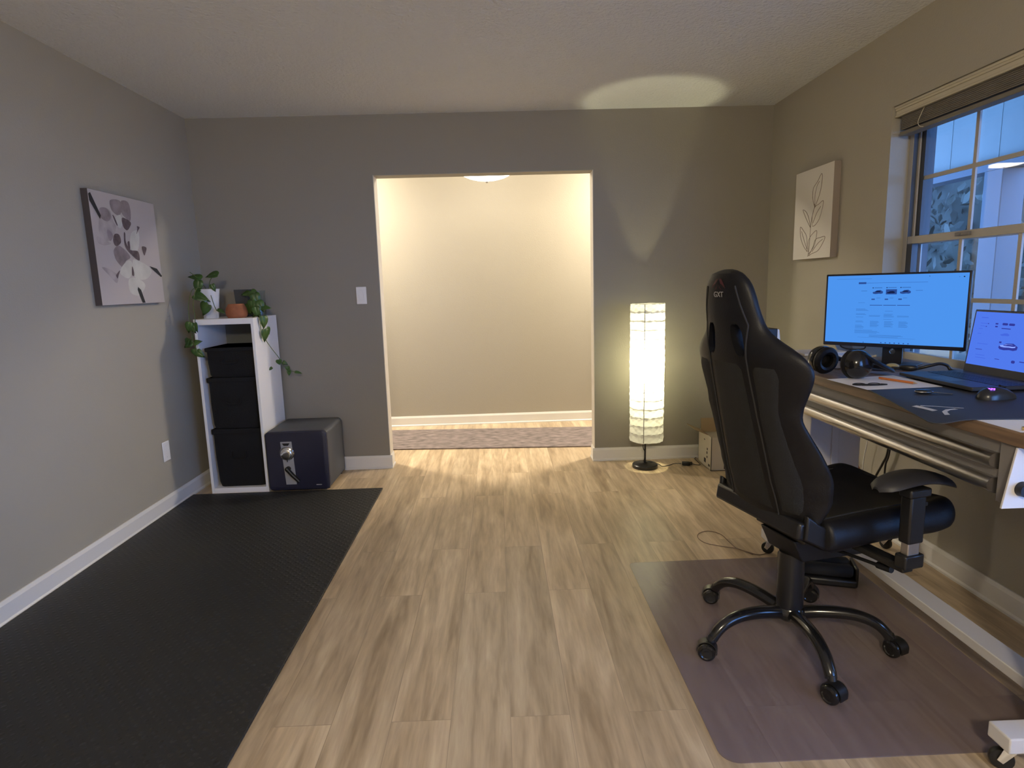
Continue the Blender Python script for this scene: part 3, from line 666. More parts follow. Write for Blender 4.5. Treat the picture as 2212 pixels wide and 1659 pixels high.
mx0, mx1, my0, my1 = .570, 1.555, 1.452, 2.662
ring = []
for (qx, qy, a0) in ((1, 1, 0), (-1, 1, PI/2), (-1, -1, PI), (1, -1, 1.5*PI)):
    r = .03 if qy > 0 else .05
    for k in range(7):
        a = a0+PI/2*k/6
        ring.append(((mx1-r if qx > 0 else mx0+r)+r*math.cos(a), (my1-r if qy > 0 else my0+r)+r*math.sin(a)))
cm = MB().prism([(a, b_, .0005) for a, b_ in ring], (0, 0, .0030)).build('chair_mat', chairmat())
tag(cm, 'translucent grey-violet vinyl chair mat on the wood floor under the black chair', 'chair mat')

# ------------------------------------------------------------------ desk
dk_ = thing('standing_desk', 'height adjustable workbench desk with brown wood top, steel drawers and white legs', 'desk', (1.55, 2.1, 0))
m_wood = mat('brown_butcher_block', (.175, .115, .075), .45, var=.3, vscale=5, stretch=(14, 1, 14), bump=.05, bscale=60)
DXF, DXB, DY0, DY1, DZ = 1.248, 1.872, 1.345, 2.86, .905
MB().box((DXF, DY0, .868), (DXB, DY1, DZ)).build('tabletop', m_wood, dk_, bevel=.004)
m_wleg = mat('white_powder_coat', (.66, .65, .66), .4)
MB().box((1.285, 1.47, .725), (1.845, 2.80, .867)).build('drawer_cabinet', m_grey, dk_, bevel=.002)
MB().box((1.256, 1.418, .712), (1.30, 1.468, .867)).build('corner_post', m_grey, dk_, bevel=.002)
for (z0, z1, hz) in ((.800, .866, .812), (.728, .794, .748)):
    d_ = MB().box((1.262, 1.472, z0), (1.284, 2.798, z1)).build('drawer', m_grey, dk_, bevel=.0015)
    prof = [(1.262, hz+.024), (1.250, hz+.024), (1.241, hz+.020), (1.236, hz+.012), (1.235, hz+.003), (1.238, hz-.006), (1.245, hz-.012), (1.254, hz-.014), (1.256, hz-.018), (1.262, hz-.018)]
    MB().loft([[(x, 1.474, z) for x, z in prof], [(x, 2.796, z) for x, z in prof]]).build('handle', m_steel, d_, smooth=True)
# white outer plate with crank socket
pt = [(1.252, 1.412, .866), (1.86, 1.412, .866), (1.86, 1.412, .80), (1.62, 1.412, .712), (1.226, 1.412, .712)]
sp_ = MB().prism(pt, (0, .006, 0)).build('side_plate', m_wleg, dk_, bevel=.001)
MB().cyl((1.272, 1.4115, .762), (1.272, 1.394, .762), .019, .017, 28).build('crank_socket', m_blackplastic, sp_, smooth=True)
MB().cyl((1.287, 1.4115, .812), (1.287, 1.409, .812), .0022, seg=10).build('bolt', m_grey, sp_)
def leg(yc, s_):
    a = MB().box((1.40, yc-.038, .12), (1.615, yc+.038, .45)); lo = a.build('leg', m_wleg, dk_, bevel=.004)
    MB().box((1.392, yc-.044, .40), (1.623, yc+.044, .724)).build('outer_sleeve', m_wleg, lo, bevel=.004)
    MB().box((1.489, yc-.052, .14), (1.520, yc-.0445, .72)).build('rib', m_wleg, lo, bevel=.002)
leg(2.70, 1); leg(1.39, -1)
def caster(x, y, rz, lever=True):
    t0 = Matrix.Rotation(rz, 3, 'Z')
    def P(a, b_, c_): q = t0 @ Vector((a, b_, 0)); return (x+q.x, y+q.y, c_)
    h = MB().cyl(P(0, 0, .068), P(0, 0, .076), .026)
    for s_ in (-1, 1): h.prism([P(-.012, s_*.015, .07), P(.020, s_*.015, .07), P(.034, s_*.015, .030), P(.020, s_*.015, .022)], t0 @ Vector((0, .002*s_, 0)))
    h.prism([P(-.014, -.017, .071), P(.022, -.017, .071), P(.022, .017, .071), P(-.014, .017, .071)], (0, 0, -.003))
    c_ = h.build('caster', m_chrome, dk_, bevel=.0015)
    rr = t0 @ rotm(x=PI/2)
    MB().lathe([(.001, -.011), (.02, -.011), (.027, -.009), (.0285, -.004), (.0285, .004), (.027, .009), (.02, .011), (.001, .011)], P(.022, 0, .0285), 28, rr).build('wheel', m_blackplastic, c_, smooth=True)
    if lever:
        MB().obox(P(-.038, 0, .056), (.036, .022, .004), t0 @ rotm(y=-.45)).build('brake_lever', m_blackplastic, c_, bevel=.001)
for (yc, xf) in ((2.695, 1.217), (1.39, 1.262)):
    MB().box((xf, yc-.036, .077), (1.868, yc+.036, .120)).build('foot', m_wleg, dk_, bevel=.004)
caster(1.262, 2.70, 2.4); caster(1.82, 2.695, 1.9, False); caster(1.305, 1.39, 2.6); caster(1.82, 1.39, 1.2, False)
MB().box((1.498, 1.427, .086), (1.578, 2.658, .120)).build('stretcher_bar', m_wleg, dk_, bevel=.003)

# ------------------------------------------------------------------ things on the desk
Z0 = DZ+.0004
# desk pad: rests on the desk, its near left corner droops over the front edge
def desk_z(x): return 0
pm_ = MB(); th = -.12; ox, oy = 1.205, 1.560
ex = Vector((math.cos(th), math.sin(th))); ey = Vector((.205, .979))
LPX, LPY, nxp, nyp = .52, .66, 40, 36
def padpt(u, v_, top):
    a, b_ = u*LPX, v_*LPY; r = .035
    # rounded corners
    for (ca_, cb_) in ((r, r),):
        if a < r and b_ < r:
            d_ = math.hypot(a-r, b_-r)
            if d_ > r: a, b_ = r+(a-r)*r/d_, r+(b_-r)*r/d_
    q = Vector((ox-.055, oy)) + ex*a + ey*b_
    over = max(0, (DXF+.004)-q.x)
    z = Z0+.0030 - (2.0*over*over if over < .05 else .005+.20*(over-.05))
    return (q.x, q.y, z + (0 if top else -.0028))
T_ = [[pm_.bm.verts.new(padpt(i/nxp, j/nyp, True)) for j in range(nyp+1)] for i in range(nxp+1)]
B_ = [[pm_.bm.verts.new(padpt(i/nxp, j/nyp, False)) for j in range(nyp+1)] for i in range(nxp+1)]
for i in range(nxp):
    for j in range(nyp):
        pm_._f([T_[i][j], T_[i+1][j], T_[i+1][j+1], T_[i][j+1]]); pm_._f([B_[i][j], B_[i][j+1], B_[i+1][j+1], B_[i+1][j]])
for j in range(nyp):
    pm_._f([T_[0][j], T_[0][j+1], B_[0][j+1], B_[0][j]]); pm_._f([T_[nxp][j+1], T_[nxp][j], B_[nxp][j], B_[nxp][j+1]])
for i in range(nxp):
    pm_._f([T_[i+1][0], T_[i][0], B_[i][0], B_[i+1][0]]); pm_._f([T_[i][nyp], T_[i+1][nyp], B_[i+1][nyp], B_[i][nyp]])
dp = thing('desk_pad', 'large black cloth mouse pad on the desk, its corner drooping over the front edge', 'desk pad', (1.4, 1.8, DZ))
pm_.build('pad', mat('black_cloth_pad', (.028, .030, .036), .55, bump=.15, bscale=500), dp, smooth=True)
lg = MB()
def padstrip(pts, w):
    P = [Vector((a, b_, 0)) for a, b_ in pts]; top = []; bot = []
    for i, p in enumerate(P):
        t = (P[min(i+1, len(P)-1)]-P[max(i-1, 0)]).normalized(); n = Vector((-t.y, t.x, 0))
        for L_, sg in ((top, 1), (bot, -1)):
            q = p+n*w*sg; over = max(0, (DXF+.004)-q.x); z = Z0+.0034-(2.0*over*over if over < .05 else .005+.20*(over-.05)); L_.append((q.x, q.y, z))
    for i in range(len(P)-1): lg.face([bot[i], bot[i+1], top[i+1], top[i]])
padstrip([(1.232, 1.735), (1.262, 1.715), (1.292, 1.695), (1.318, 1.678)], .004)
padstrip([(1.218, 1.742), (1.224, 1.70), (1.226, 1.665)], .008)
padstrip([(1.292, 1.672), (1.262, 1.665), (1.238, 1.645), (1.222, 1.612)], .006)
lg.build('pale_logo', mat('pale_grey_print', (.55, .55, .56), .5), dp, fix=False)

m_scrwhite = emis('blue_white_screen', (.075, .30, .86), .74)
# monitor
MCx, MCy, MCz, mya = 1.664, 2.566, 1.139, -.858
mo = thing('monitor', 'widescreen monitor showing a car listing web page, on a black stand on the desk', 'monitor', (1.705, 2.635, DZ), mya)
mR = rotm(z=mya)   # local x: right along the screen, local -y: towards the viewer
WM_mo = Matrix.Translation((MCx, MCy, MCz)) @ Matrix.Rotation(mya, 4, 'Z')
def T4(M4): return lambda x, y, z: tuple(M4 @ Vector((x, y, z)))
mT = T4(WM_mo)
m_bezel = mat('navy_black_bezel', (.010, .012, .025), .35)
MB().obox(mT(0, .012, 0), (.540, .018, .316), mR).build('housing', m_bezel, mo, bevel=.004)
MB().obox(mT(0, .035, -.01), (.30, .03, .20), mR).build('rear_shell', m_blackplastic, mo, bevel=.012)
scr = MB().obox(mT(0, .0025, .004), (.522, .001, .292), mR).build('screen', m_scrwhite, mo)
e1 = emis('page_pale_blue', (.05, .20, .60), .70); e2 = emis('page_mid_blue', (.03, .09, .36), .6); e3 = emis('page_dark', (.01, .02, .09), .5)
ITM = [('hdr', -.133, .121, -.103, .113, 1), ('line', -.104, .1175, .125, .1165, 1), ('url', -.223, .136, -.082, .1345, 0),
 ('t1', -.070, .098, -.040, .094, 0), ('t2', -.018, .098, .014, .094, 0), ('t3', .034, .098, .066, .094, 0), ('k1', -.077, .098, -.073, .094, 2), ('k2', -.024, .098, -.020, .094, 2), ('k3', .028, .098, .032, .094, 2),
 ('im2', -.025, .089, .016, .068, 1), ('lab1', -.121, .0845, -.098, .082, 0), ('lab2', .084, .0845, .109, .082, 0),
 ('p1', -.079, .050, -.066, .045, 1), ('p2', -.028, .050, -.015, .045, 1), ('p3', .023, .050, .036, .045, 1), ('p4', -.06, .054, -.045, .052, 0), ('p5', -.01, .054, .005, .052, 0), ('p6', .04, .054, .055, .052, 0),
 ('b1', -.084, .0235, -.036, .021, 1), ('b2', -.032, .0235, .016, .021, 1), ('b3', .020, .0235, .067, .021, 1), ('s1', -.131, .0335, -.104, .0320, 0),
 ('f1', -.125, -.1165, .094, -.1175, 0), ('dot', -.103, -.1375, -.099, -.1405, 1), ('dot2', .243, .137, .248, .133, 2), ('dot3', .229, .136, .231, .134, 1), ('dotc', .128, .141, .131, .139, 2)]
pg = MB(); pg.mi = 3; pg.face([mT(a, .00185, b_) for a, b_ in ((-.25, .144), (.25, .144), (.25, -.1412), (-.25, -.1412))])
def prow(x0, z0, x1, n, dz, mi, k=0):
    for i in range(n):
        w = (x1-x0)*(.7+.3*abs(math.sin(i*2.3+x0*90)))
        ITM.append(('r', x0, z0-i*dz, x0+w, z0-i*dz-.0016, mi))
prow(-.138, .007, -.088, 3, .0035, 0); prow(-.137, -.014, -.09, 2, .004, 0); prow(-.137, -.028, -.098, 1, .004, 0); prow(-.137, -.046, -.1, 2, .004, 0)
prow(-.138, -.064, -.102, 4, .0042, 0); prow(-.139, -.085, -.04, 4, .0042, 0); prow(-.024, -.002, .007, 1, .004, 0); prow(-.028, -.015, .012, 4, .0038, 0)
prow(-.085, -.021, -.04, 2, .0035, 0); prow(.023, -.022, .067, 2, .0035, 0); prow(-.028, -.037, .008, 1, .003, 0)
for q in (-.079, -.024, .030): prow(q, -.046, q+.035, 7, .0038, 0)
prow(-.08, -.105, .05, 3, .004, 0)
for i in range(7): ITM.append(('tb', -.034+i*.017, -.1355, -.029+i*.017, -.1395, 1))
for it in ITM:
    n_, a, b_, c_, d_, mi = it; pg.mi = mi
    pg.face([mT(a, .0018-.0001*mi, b_), mT(c_, .0018-.0001*mi, b_), mT(c_, .0018-.0001*mi, d_), mT(a, .0018-.0001*mi, d_)])
def carshape(mb, T, cx, cz, w, h, y, mi):
    mb.mi = mi
    mb.face([T(cx+w*a, y, cz+h*b_) for a, b_ in ((-.5, -.2), (-.48, .02), (-.28, .12), (-.12, .42), (.25, .5), (.44, .2), (.5, .1), (.48, -.3), (.3, -.45), (.1, -.4), (-.2, -.5), (-.42, -.42))])
pg.build('web_page', [e1, e2, e3, m_scrwhite], scr, fix=False)
for q in (-.056, .047):
    c_ = MB(); carshape(c_, mT, q, .078, .040, .017, .0017, 0); cp_ = c_.build('car_picture', e2, scr, fix=False)
    c_ = MB(); carshape(c_, mT, q, .0805, .022, .006, .0016, 0); c_.build('car_window', e3, scr, fix=False)
c_ = MB(); carshape(c_, mT, -.006, .077, .030, .010, .0015, 0); c_.build('car_picture', e3, scr, fix=False)
# stand neck with cable hole, base
nk = MB(); hr, n = .012, 24
cx_, cz_ = .0, -.178
sq = [(-.038, -.150), (.038, -.150), (.038, -.2315), (-.038, -.2315)]
ringo = []; ringi = []
for k in range(n):
    a = 2*PI*(k+.5)/n; dx, dz = math.cos(a), math.sin(a)
    t = min((.038/abs(dx)) if abs(dx) > 1e-6 else 9, ((-.150-cz_)/dz) if dz > 0 else ((-.2315-cz_)/dz))
    ringo.append((cx_+dx*t, cz_+dz*t)); ringi.append((cx_+dx*hr, cz_+dz*hr))
yo, yi = .050, .064
for k in range(n):
    j = (k+1) % n
    for (p, q, r_, s_) in (((ringo[k], yo), (ringo[j], yo), (ringi[j], yo), (ringi[k], yo)), ((ringi[k], yi), (ringi[j], yi), (ringo[j], yi), (ringo[k], yi)), ((ringo[k], yo), (ringo[k], yi), (ringo[j], yi), (ringo[j], yo)), ((ringi[k], yi), (ringi[k], yo), (ringi[j], yo), (ringi[j], yi))):
        nk.face([mT(w[0][0], w[1], w[0][1]) for w in (p, q, r_, s_)])
nk.obox(mT(0, .055, -.075), (.07, .02, .15), mR)
nk.build('stand_neck', m_blackplastic, mo)
MB().obox(mT(0, .045, -.2306), (.20, .15, .005), mR).build('stand_base', m_blackplastic, mo, bevel=.002)
MB().tube(smoothpath([mT(-.10, .03, -.15), mT(-.11, .04, -.172), mT(-.17, .05, -.178), mT(-.21, .06, -.170), mT(-.22, .07, -.15)]), .003, 8).build('cable', m_blackplastic, mo, smooth=True)

# laptop
lt = thing('laptop', 'open laptop with a violet-blue lit screen at the right end of the desk', 'laptop', (1.635, 2.076, DZ))
m_lapgrey = mat('dark_grey_laptop', (.030, .032, .040), .38)
zb = .9125
lb_ = MB().box((1.510, 1.896, zb), (1.762, 2.256, zb+.013)).build('base', m_lapgrey, lt, bevel=.003)
kb = MB()
for r_ in range(5):
    for c_ in range(15):
        x = 1.700-r_*.0195; y = 2.236-c_*.0226
        kb.box((x-.0165, y-.0195, zb+.0128), (x, y, zb+.0142))
kb.build('keyboard', m_blackplastic, lb_)
MB().box((1.530, 2.02, zb+.0126), (1.590, 2.13, zb+.0134)).build('touchpad', mat('touchpad_grey', (.045, .047, .055), .3), lb_)
tl = .127; LM = Matrix.Translation((1.768, 2.076, 1.036)) @ Matrix.Rotation(-PI/2, 4, 'Z') @ Matrix.Rotation(-tl, 4, 'X')
LR = LM.to_3x3(); lT = T4(LM)
ld = MB().obox(lT(0, .004, 0), (.360, .007, .236), LR).build('lid', m_lapgrey, lt, bevel=.003)
MB().obox(lT(0, .0002, .013), (.344, .0008, .195), LR).build('screen', emis('violet_blue_screen', (.075, .18, .78), .80), ld)
el1 = emis('lap_page_mid', (.05, .115, .62), .9); el2 = emis('lap_page_dark', (.03, .04, .30), .8); el3 = emis('lap_car_white', (.20, .30, .85), 1.0)
m_lapscr = bpy.data.materials['violet_blue_screen']; lpg = MB(); yq = -.0006; lpg.mi = 3; lpg.face([lT(a, -.0004, b_) for a, b_ in ((-.165, .105), (.165, .105), (.165, -.08), (-.165, -.08))])
for (a, b_, c_, d_, mi) in ((-.142, .091, -.111, .088, 0), (-.141, .070, -.106, .068, 0), (-.108, .0705, -.103, .0675, 1), (-.14, .060, -.112, .058, 0), (-.115, .060, -.110, .057, 1), (-.145, .050, -.127, .048, 0), (-.145, .032, -.129, .030, 0), (-.137, -.004, -.09, -.006, 0), (-.14, -.025, -.11, -.027, 1), (-.135, -.045, -.093, -.047, 0), (-.134, -.055, -.086, -.057, 0), (-.044, .057, -.005, .054, 1), (-.045, -.052, -.025, -.054, 1), (.059, -.05, .082, -.053, 1), (-.074, .073, -.062, .068, 1), (-.073, .063, -.062, .058, 1), (-.041, .010, -.031, .004, 1), (.10, .08, .15, .078, 0), (.10, .02, .15, .018, 0)):
    lpg.mi = mi; lpg.face([lT(a, yq, b_), lT(c_, yq, b_), lT(c_, yq, d_), lT(a, yq, d_)])
def pill(mb, T, x0, x1, z0, z1, y):
    r_ = (z1-z0)/2; cz = (z0+z1)/2; pts = []
    for k in range(9): a = -PI/2+PI*k/8; pts.append(T(x1-r_+r_*math.cos(a), y, cz+r_*math.sin(a)))
    for k in range(9): a = PI/2+PI*k/8; pts.append(T(x0+r_+r_*math.cos(a), y, cz+r_*math.sin(a)))
    mb.face(pts)
lpg.build('web_page', [el1, el2, el3, m_lapscr], ld, fix=False)
for args, m__ in (((-.024, .035, .038, .010, yq, 0), el1), ((0, -.006, .080, .026, yq, 0), el2), ((-.002, -.003, .066, .012, yq-.0001, 0), el3), ((.004, -.001, .05, .006, yq-.0002, 0), el2)):
    c_ = MB(); carshape(c_, lT, *args); c_.build('car_picture', m__, ld, fix=False)
for args in ((-.044, -.020, .067, .075), (-.016, .009, .067, .075), (.026, .042, -.060, -.050)):
    c_ = MB(); pill(c_, lT, *args, yq); c_.build('page_button', el2, ld, fix=False)
hg = MB().cyl((1.760, 1.93, zb+.010), (1.760, 2.22, zb+.010), .006); hg.build('hinge', m_blackplastic, lb_, smooth=True)
for (a, b_) in ((1.53, 1.92), (1.53, 2.23), (1.74, 1.92), (1.74, 2.23)): MB().cyl((a, b_, .9085), (a, b_, zb+.001), .007, seg=12).build('rubber_foot', m_blackplastic, lb_)

# mouse
ms = thing('computer_mouse', 'black computer mouse with a glowing violet logo, on the desk pad', 'mouse', (1.51, 1.80, DZ+.003))
zm = DZ+.0032; rings = []
mdir = Vector((.985, .17, 0)).normalized(); mn = Vector((-mdir.y, mdir.x, 0)); mc = Vector((1.512, 1.802, zm))
for i in range(15):
    t = i/14; x = -.062+.124*t; w = .033*(1-abs(2*t-1)**3.2)**.5*(1-.12*math.sin(PI*t)) if 0 < t < 1 else .004
    h = .041*math.sin(PI*min(1, (t*.93+.06)))**.62*(1.0-.18*t) if 0 < t < 1 else .008
    rings.append([mc + mdir*x + mn*(w*math.cos(a)) + Vector((0, 0, max(0, h*max(0, math.sin(a))**.8))) for a in [2*PI*k/24 for k in range(24)]])
msb = MB().loft(rings).build('shell', mat('black_mouse_plastic', (.020, .022, .026), .28), ms, smooth=True)
m_vio = emis('violet_led', (.30, .10, 1), 2.2)
lgm = MB()
for k, (a, s_) in enumerate(((-.036, -.014), (-.030, -.018), (-.034, -.006), (-.028, -.009), (-.024, -.013), (-.030, 0))):
    p = mc + mdir*a + mn*s_; lgm.obox((p.x, p.y, zm+.0325+.10*(a+.036)-.15*abs(s_+.006)), (.0045, .0036, .003), rotm(z=.6*k))
lgm.build('glowing_logo', m_vio, msb)
MB().tube([mc+mdir*.01+Vector((0, 0, .037)), mc+mdir*.03+Vector((0, 0, .032))], .0045, 10).build('scroll_wheel', m_blackplastic, msb, smooth=True)

# headphones
hp = thing('headphones', 'black over-ear headphones lying on the desk left of the monitor', 'headphones', (1.38, 2.32, DZ))
def cup(c, ax, outer):
    ax = Vector(ax).normalized(); zq = Vector((0, 0, 1)); x_ = (zq - ax*ax.z).normalized().cross(ax); y_ = ax.cross(x_)
    Rm = Matrix((x_, y_, ax)).transposed(); k = 1.22
    o = MB().lathe([(a*k, b_*k) for a, b_ in ((.001, .034), (.018, .033), (.034, .026), (.042, .012), (.044, 0), (.043, -.008), (.001, -.008))], c, 32, Rm).build('ear_cup', m_gloss, hp, smooth=True)
    MB().lathe([(a*k, b_*k) for a, b_ in ((.020, -.009), (.034, -.008), (.043, -.012), (.045, -.020), (.040, -.028), (.030, -.030), (.022, -.026), (.020, -.018))], c, 32, Rm, caps=False).build('ear_cushion', m_pu, o, smooth=True)
cup((1.335, 2.232, DZ+.0590), (.30, -.93, .10), 1)
cup((1.292, 2.405, DZ+.0590), (-.20, .96, .15), 1)
MB().tube(smoothpath([(1.345, 2.215, DZ+.095), (1.40, 2.205, DZ+.060), (1.475, 2.255, DZ+.030), (1.505, 2.35, DZ+.026), (1.46, 2.43, DZ+.030), (1.38, 2.46, DZ+.055), (1.30, 2.43, DZ+.092)], 10), .0175, 12, flat=.45, up=(0, 0, 1)).build('headband', m_pu, hp, smooth=True)

# papers
m_paper = mat('white_paper', (.76, .76, .80), .7)
def sheet(name, label, corners, z, mt=None, t=.0004, n=10, curl=0):
    mb = MB(); A, B, C_, D_ = [Vector((*c, 0)) for c in corners]
    def q(u, v_, top): p = (A*(1-u)+B*u)*(1-v_)+(D_*(1-u)+C_*u)*v_; return (p.x, p.y, z+curl*(u*u)*(v_)+ (t if top else 0))
    Tt = [[mb.bm.verts.new(q(i/n, j/n, 1)) for j in range(n+1)] for i in range(n+1)]; Bb = [[mb.bm.verts.new(q(i/n, j/n, 0)) for j in range(n+1)] for i in range(n+1)]
    for i in range(n):
        for j in range(n):
            mb._f([Tt[i][j], Tt[i+1][j], Tt[i+1][j+1], Tt[i][j+1]]); mb._f([Bb[i][j], Bb[i][j+1], Bb[i+1][j+1], Bb[i+1][j]])
        mb._f([Tt[0][i], Tt[0][i+1], Bb[0][i+1], Bb[0][i]]); mb._f([Tt[n][i+1], Tt[n][i], Bb[n][i], Bb[n][i+1]])
        mb._f([Tt[i+1][0], Tt[i][0], Bb[i][0], Bb[i+1][0]]); mb._f([Tt[i][n], Tt[i+1][n], Bb[i+1][n], Bb[i][n]])
    return tag(mb.build(name, mt or m_paper, smooth=False), label, 'paper')
sheet('paper_sheet', 'white sheet of paper on the desk edge under the orange pencil', [(1.224, 2.238), (1.506, 2.283), (1.503, 2.016), (1.236, 2.002)], DZ+.0040)
sheet('paper_sheet', 'white sheet on the desk front edge, nearest the brass pen', [(1.254, 1.640), (1.46, 1.655), (1.455, 1.400), (1.254, 1.412)], DZ+.0002)
# pencil and pen
pc = thing('pencil', 'orange pencil lying on the white sheet of paper', 'pencil', (1.42, 2.14, DZ+.008))
p0, p1 = Vector((1.404, 2.207, DZ+.0088)), Vector((1.446, 2.078, DZ+.0088))
MB().tube([p0, p1], .0042, 6).build('barrel', mat('orange_paint', (.62, .20, .05), .45), pc)
MB().tube([p1, p1+(p1-p0).normalized()*.014], [.0040, .0005], 8).build('tip', mat('pencil_wood', (.45, .32, .2), .7), pc)
gl = thing('folded_glasses', 'thin dark folded glasses on the edge of the white paper', 'glasses', (1.29, 2.085, DZ+.005))
gb = MB()
for k in (0, 1):
    cx_ = 1.262+.05*k; gb.tube([(cx_+.021*math.cos(a), 2.094-.006*k+.010*math.sin(a), DZ+.0075+.002*math.sin(a)) for a in [2*PI*i/20 for i in range(21)]], .0016, 6, caps=False)
gb.tube(smoothpath([(1.240, 2.097, DZ+.0075), (1.28, 2.085, DZ+.0078), (1.325, 2.078, DZ+.007)]), .0022, 6).tube(smoothpath([(1.334, 2.088, DZ+.0075), (1.35, 2.076, DZ+.007), (1.30, 2.070, DZ+.007), (1.26, 2.075, DZ+.007)]), .0018, 6)
gb.build('frame', m_blackplastic, gl, smooth=True)
bp_ = thing('brass_pen', 'brass and black pen on the near white sheet at the desk edge', 'pen', (1.33, 1.41, DZ+.004))
MB().tube([(1.270, 1.427, DZ+.006), (1.36, 1.385, DZ+.006)], .005, 12).build('barrel', mat('brass', (.72, .52, .20), .2, metal=1), bp_, smooth=True)
MB().tube([(1.36, 1.385, DZ+.006), (1.39, 1.371, DZ+.006)], [.005, .0035], 12).build('cap', m_blackplastic, bp_, smooth=True)
# key fob
kf = thing('key_fob', 'small dark key fob with a silver rim and short strap on the desk pad', 'key fob', (1.365, 1.905, DZ+.004))
MB().ell((1.362, 1.908, DZ+.0105), (.026, .015, .0068), rotm(z=-.25), pw=.7).build('fob', m_gloss, kf, smooth=True)
MB().tube([(1.362+.026*math.cos(a)*math.cos(-.25)-.015*math.sin(a)*math.sin(-.25), 1.908+.026*math.cos(a)*math.sin(-.25)+.015*math.sin(a)*math.cos(-.25), DZ+.0105) for a in [2*PI*i/28 for i in range(29)]], .002, 6, caps=False).build('silver_rim', m_chrome, kf, smooth=True)
MB().tube(smoothpath([(1.386, 1.901, DZ+.009), (1.41, 1.89, DZ+.007), (1.435, 1.878, DZ+.006)]), .0045, 8, flat=.3).build('strap', mat('grey_strap', (.12, .12, .13), .6), kf, smooth=True)
# clutter behind
sgl = thing('cable_loop', 'thick black cable looped on the desk behind the laptop', 'cable', (1.71, 2.38, DZ))
MB().tube(smoothpath([(1.60, 2.44, DZ+.008), (1.66, 2.39, DZ+.010), (1.695, 2.365, DZ+.022), (1.735, 2.355, DZ+.032), (1.765, 2.352, DZ+.024), (1.775, 2.34, DZ+.006), (1.79, 2.30, DZ+.005), (1.83, 2.28, DZ+.005)]), .0062, 10).build('strand', m_blackplastic, sgl, smooth=True)
tag(MB().obox((1.555, 2.455, DZ+.004), (.11, .07, .007), rotm(z=-.5)).build('dark_notebook', mat('dark_notebook_cover', (.02, .022, .035), .5), bevel=.002), 'small dark notebook on the desk in front of the monitor stand', 'notebook')
tag(MB().ell((1.612, 2.452, DZ+.014), (.024, .015, .012), rotm(z=-.6)).build('cork_stopper', mat('yellow_ochre', (.35, .29, .13), .6), smooth=True), 'small ochre yellow object beside the dark notebook below the monitor', 'small item')
pb = thing('glasses_case', 'small black rounded case beside the ochre object below the monitor', 'case', (1.645, 2.40, DZ))
MB().ell((1.645, 2.402, DZ+.013), (.034, .016, .0128), rotm(z=-.7), pw=.75).build('case_shell', m_blackplastic, pb, smooth=True)
sheet('loose_paper', 'pale loose sheet lying on the desk under the monitor', [(1.50, 2.52), (1.60, 2.66), (1.74, 2.50), (1.66, 2.40)], DZ+.0002)
# paper pile, leaning envelopes, white box behind the headphones
m_news = mat('grey_newsprint', (.40, .37, .335), .85, var=.12, vscale=30)
m_env = mat('cream_envelope', (.50, .45, .38), .8)
def slab(name, label, cat, c, size, rot, m_, grp=None, bev=.0015):
    return tag(MB().obox(c, size, rot).build(name, m_, bevel=bev), label, cat, grp)
slab('magazine_pile', 'flat grey pile of papers at the far end of the desk, under the booklet', 'papers', (1.46, 2.745, DZ+.0205), (.24, .17, .038), rotm(z=.25), m_news)
slab('open_booklet', 'creased grey booklet on top of the paper pile behind the headphones', 'booklet', (1.45, 2.74, DZ+.0455), (.22, .15, .010), rotm(z=.1), m_env)
slab('leaning_envelope', 'upright cream envelope leaning behind the left edge of the monitor', 'envelope', (1.72, 2.775, DZ+.060), (.15, .006, .085), rotm(z=-.5, y=-.35), m_env)
slab('leaning_booklet', 'grey booklet leaning against the envelopes left of the monitor', 'booklet', (1.655, 2.832, DZ+.074), (.13, .008, .09), rotm(z=-.3, y=-.5), m_news)
slab('small_white_box', 'small white box on the desk between the headphones and the monitor', 'box', (1.43, 2.555, DZ+.030), (.07, .10, .056), rotm(z=-.5), mat('pale_grey_box', (.52, .52, .55), .5), bev=.003)
spk = thing('black_speaker', 'small black box with a pale side, mostly hidden behind the chair headrest', 'box', (1.25, 2.80, DZ))
MB().box((1.185, 2.755, DZ), (1.270, 2.85, 1.062)).build('body', m_blackplastic, spk, bevel=.003)
MB().loft([[(1.2705, 2.757, DZ), (1.2705, 2.848, DZ), (1.2705, 2.848, 1.06), (1.2705, 2.757, 1.06)], [(1.300, 2.765, DZ), (1.300, 2.845, DZ), (1.282, 2.845, 1.055), (1.282, 2.765, 1.055)]]).build('pale_side', m_white, spk)

# ------------------------------------------------------------------ cables under the desk and on the floor
def cable(name, label, pts, r, m_): return tag(MB().tube(smoothpath(pts, 8), r, 7).build(name, m_, smooth=True), label, 'cable')
cable('hanging_cable', 'black twisted cable hanging under the desk, the left of the dark pair', [(1.87, 2.80, .86), (1.875, 2.83, .62), (1.88, 2.85, .44), (1.878, 2.878, .37), (1.883, 2.92, .31), (1.88, 2.97, .225), (1.87, 3.02, .10), (1.82, 3.0, .006)], .0055, m_blackplastic)
cable('hanging_cable', 'black cable hanging straight under the desk, the right of the dark pair', [(1.86, 2.79, .86), (1.875, 2.81, .62), (1.88, 2.838, .435), (1.882, 2.862, .37), (1.878, 2.86, .30), (1.88, 2.87, .18), (1.87, 2.90, .05), (1.83, 2.93, .006)], .0045, m_blackplastic)
cable('orange_cable', 'thin orange-brown cable sagging on the wall beside the far desk leg', [(1.895, 3.20, .86), (1.90, 3.20, .565), (1.90, 3.165, .40), (1.90, 3.145, .33), (1.90, 3.10, .27), (1.898, 3.0, .215), (1.89, 2.93, .19), (1.885, 2.85, .12)], .003, mat('orange_brown_cable', (.20, .06, .025), .6))
cable('white_cable', 'thin white cable hanging on the wall under the desk', [(1.875, 2.98, .86), (1.877, 3.0, .55), (1.875, 3.01, .44), (1.877, 3.03, .36), (1.875, 3.04, .24), (1.872, 3.04, .11)], .003, m_white)
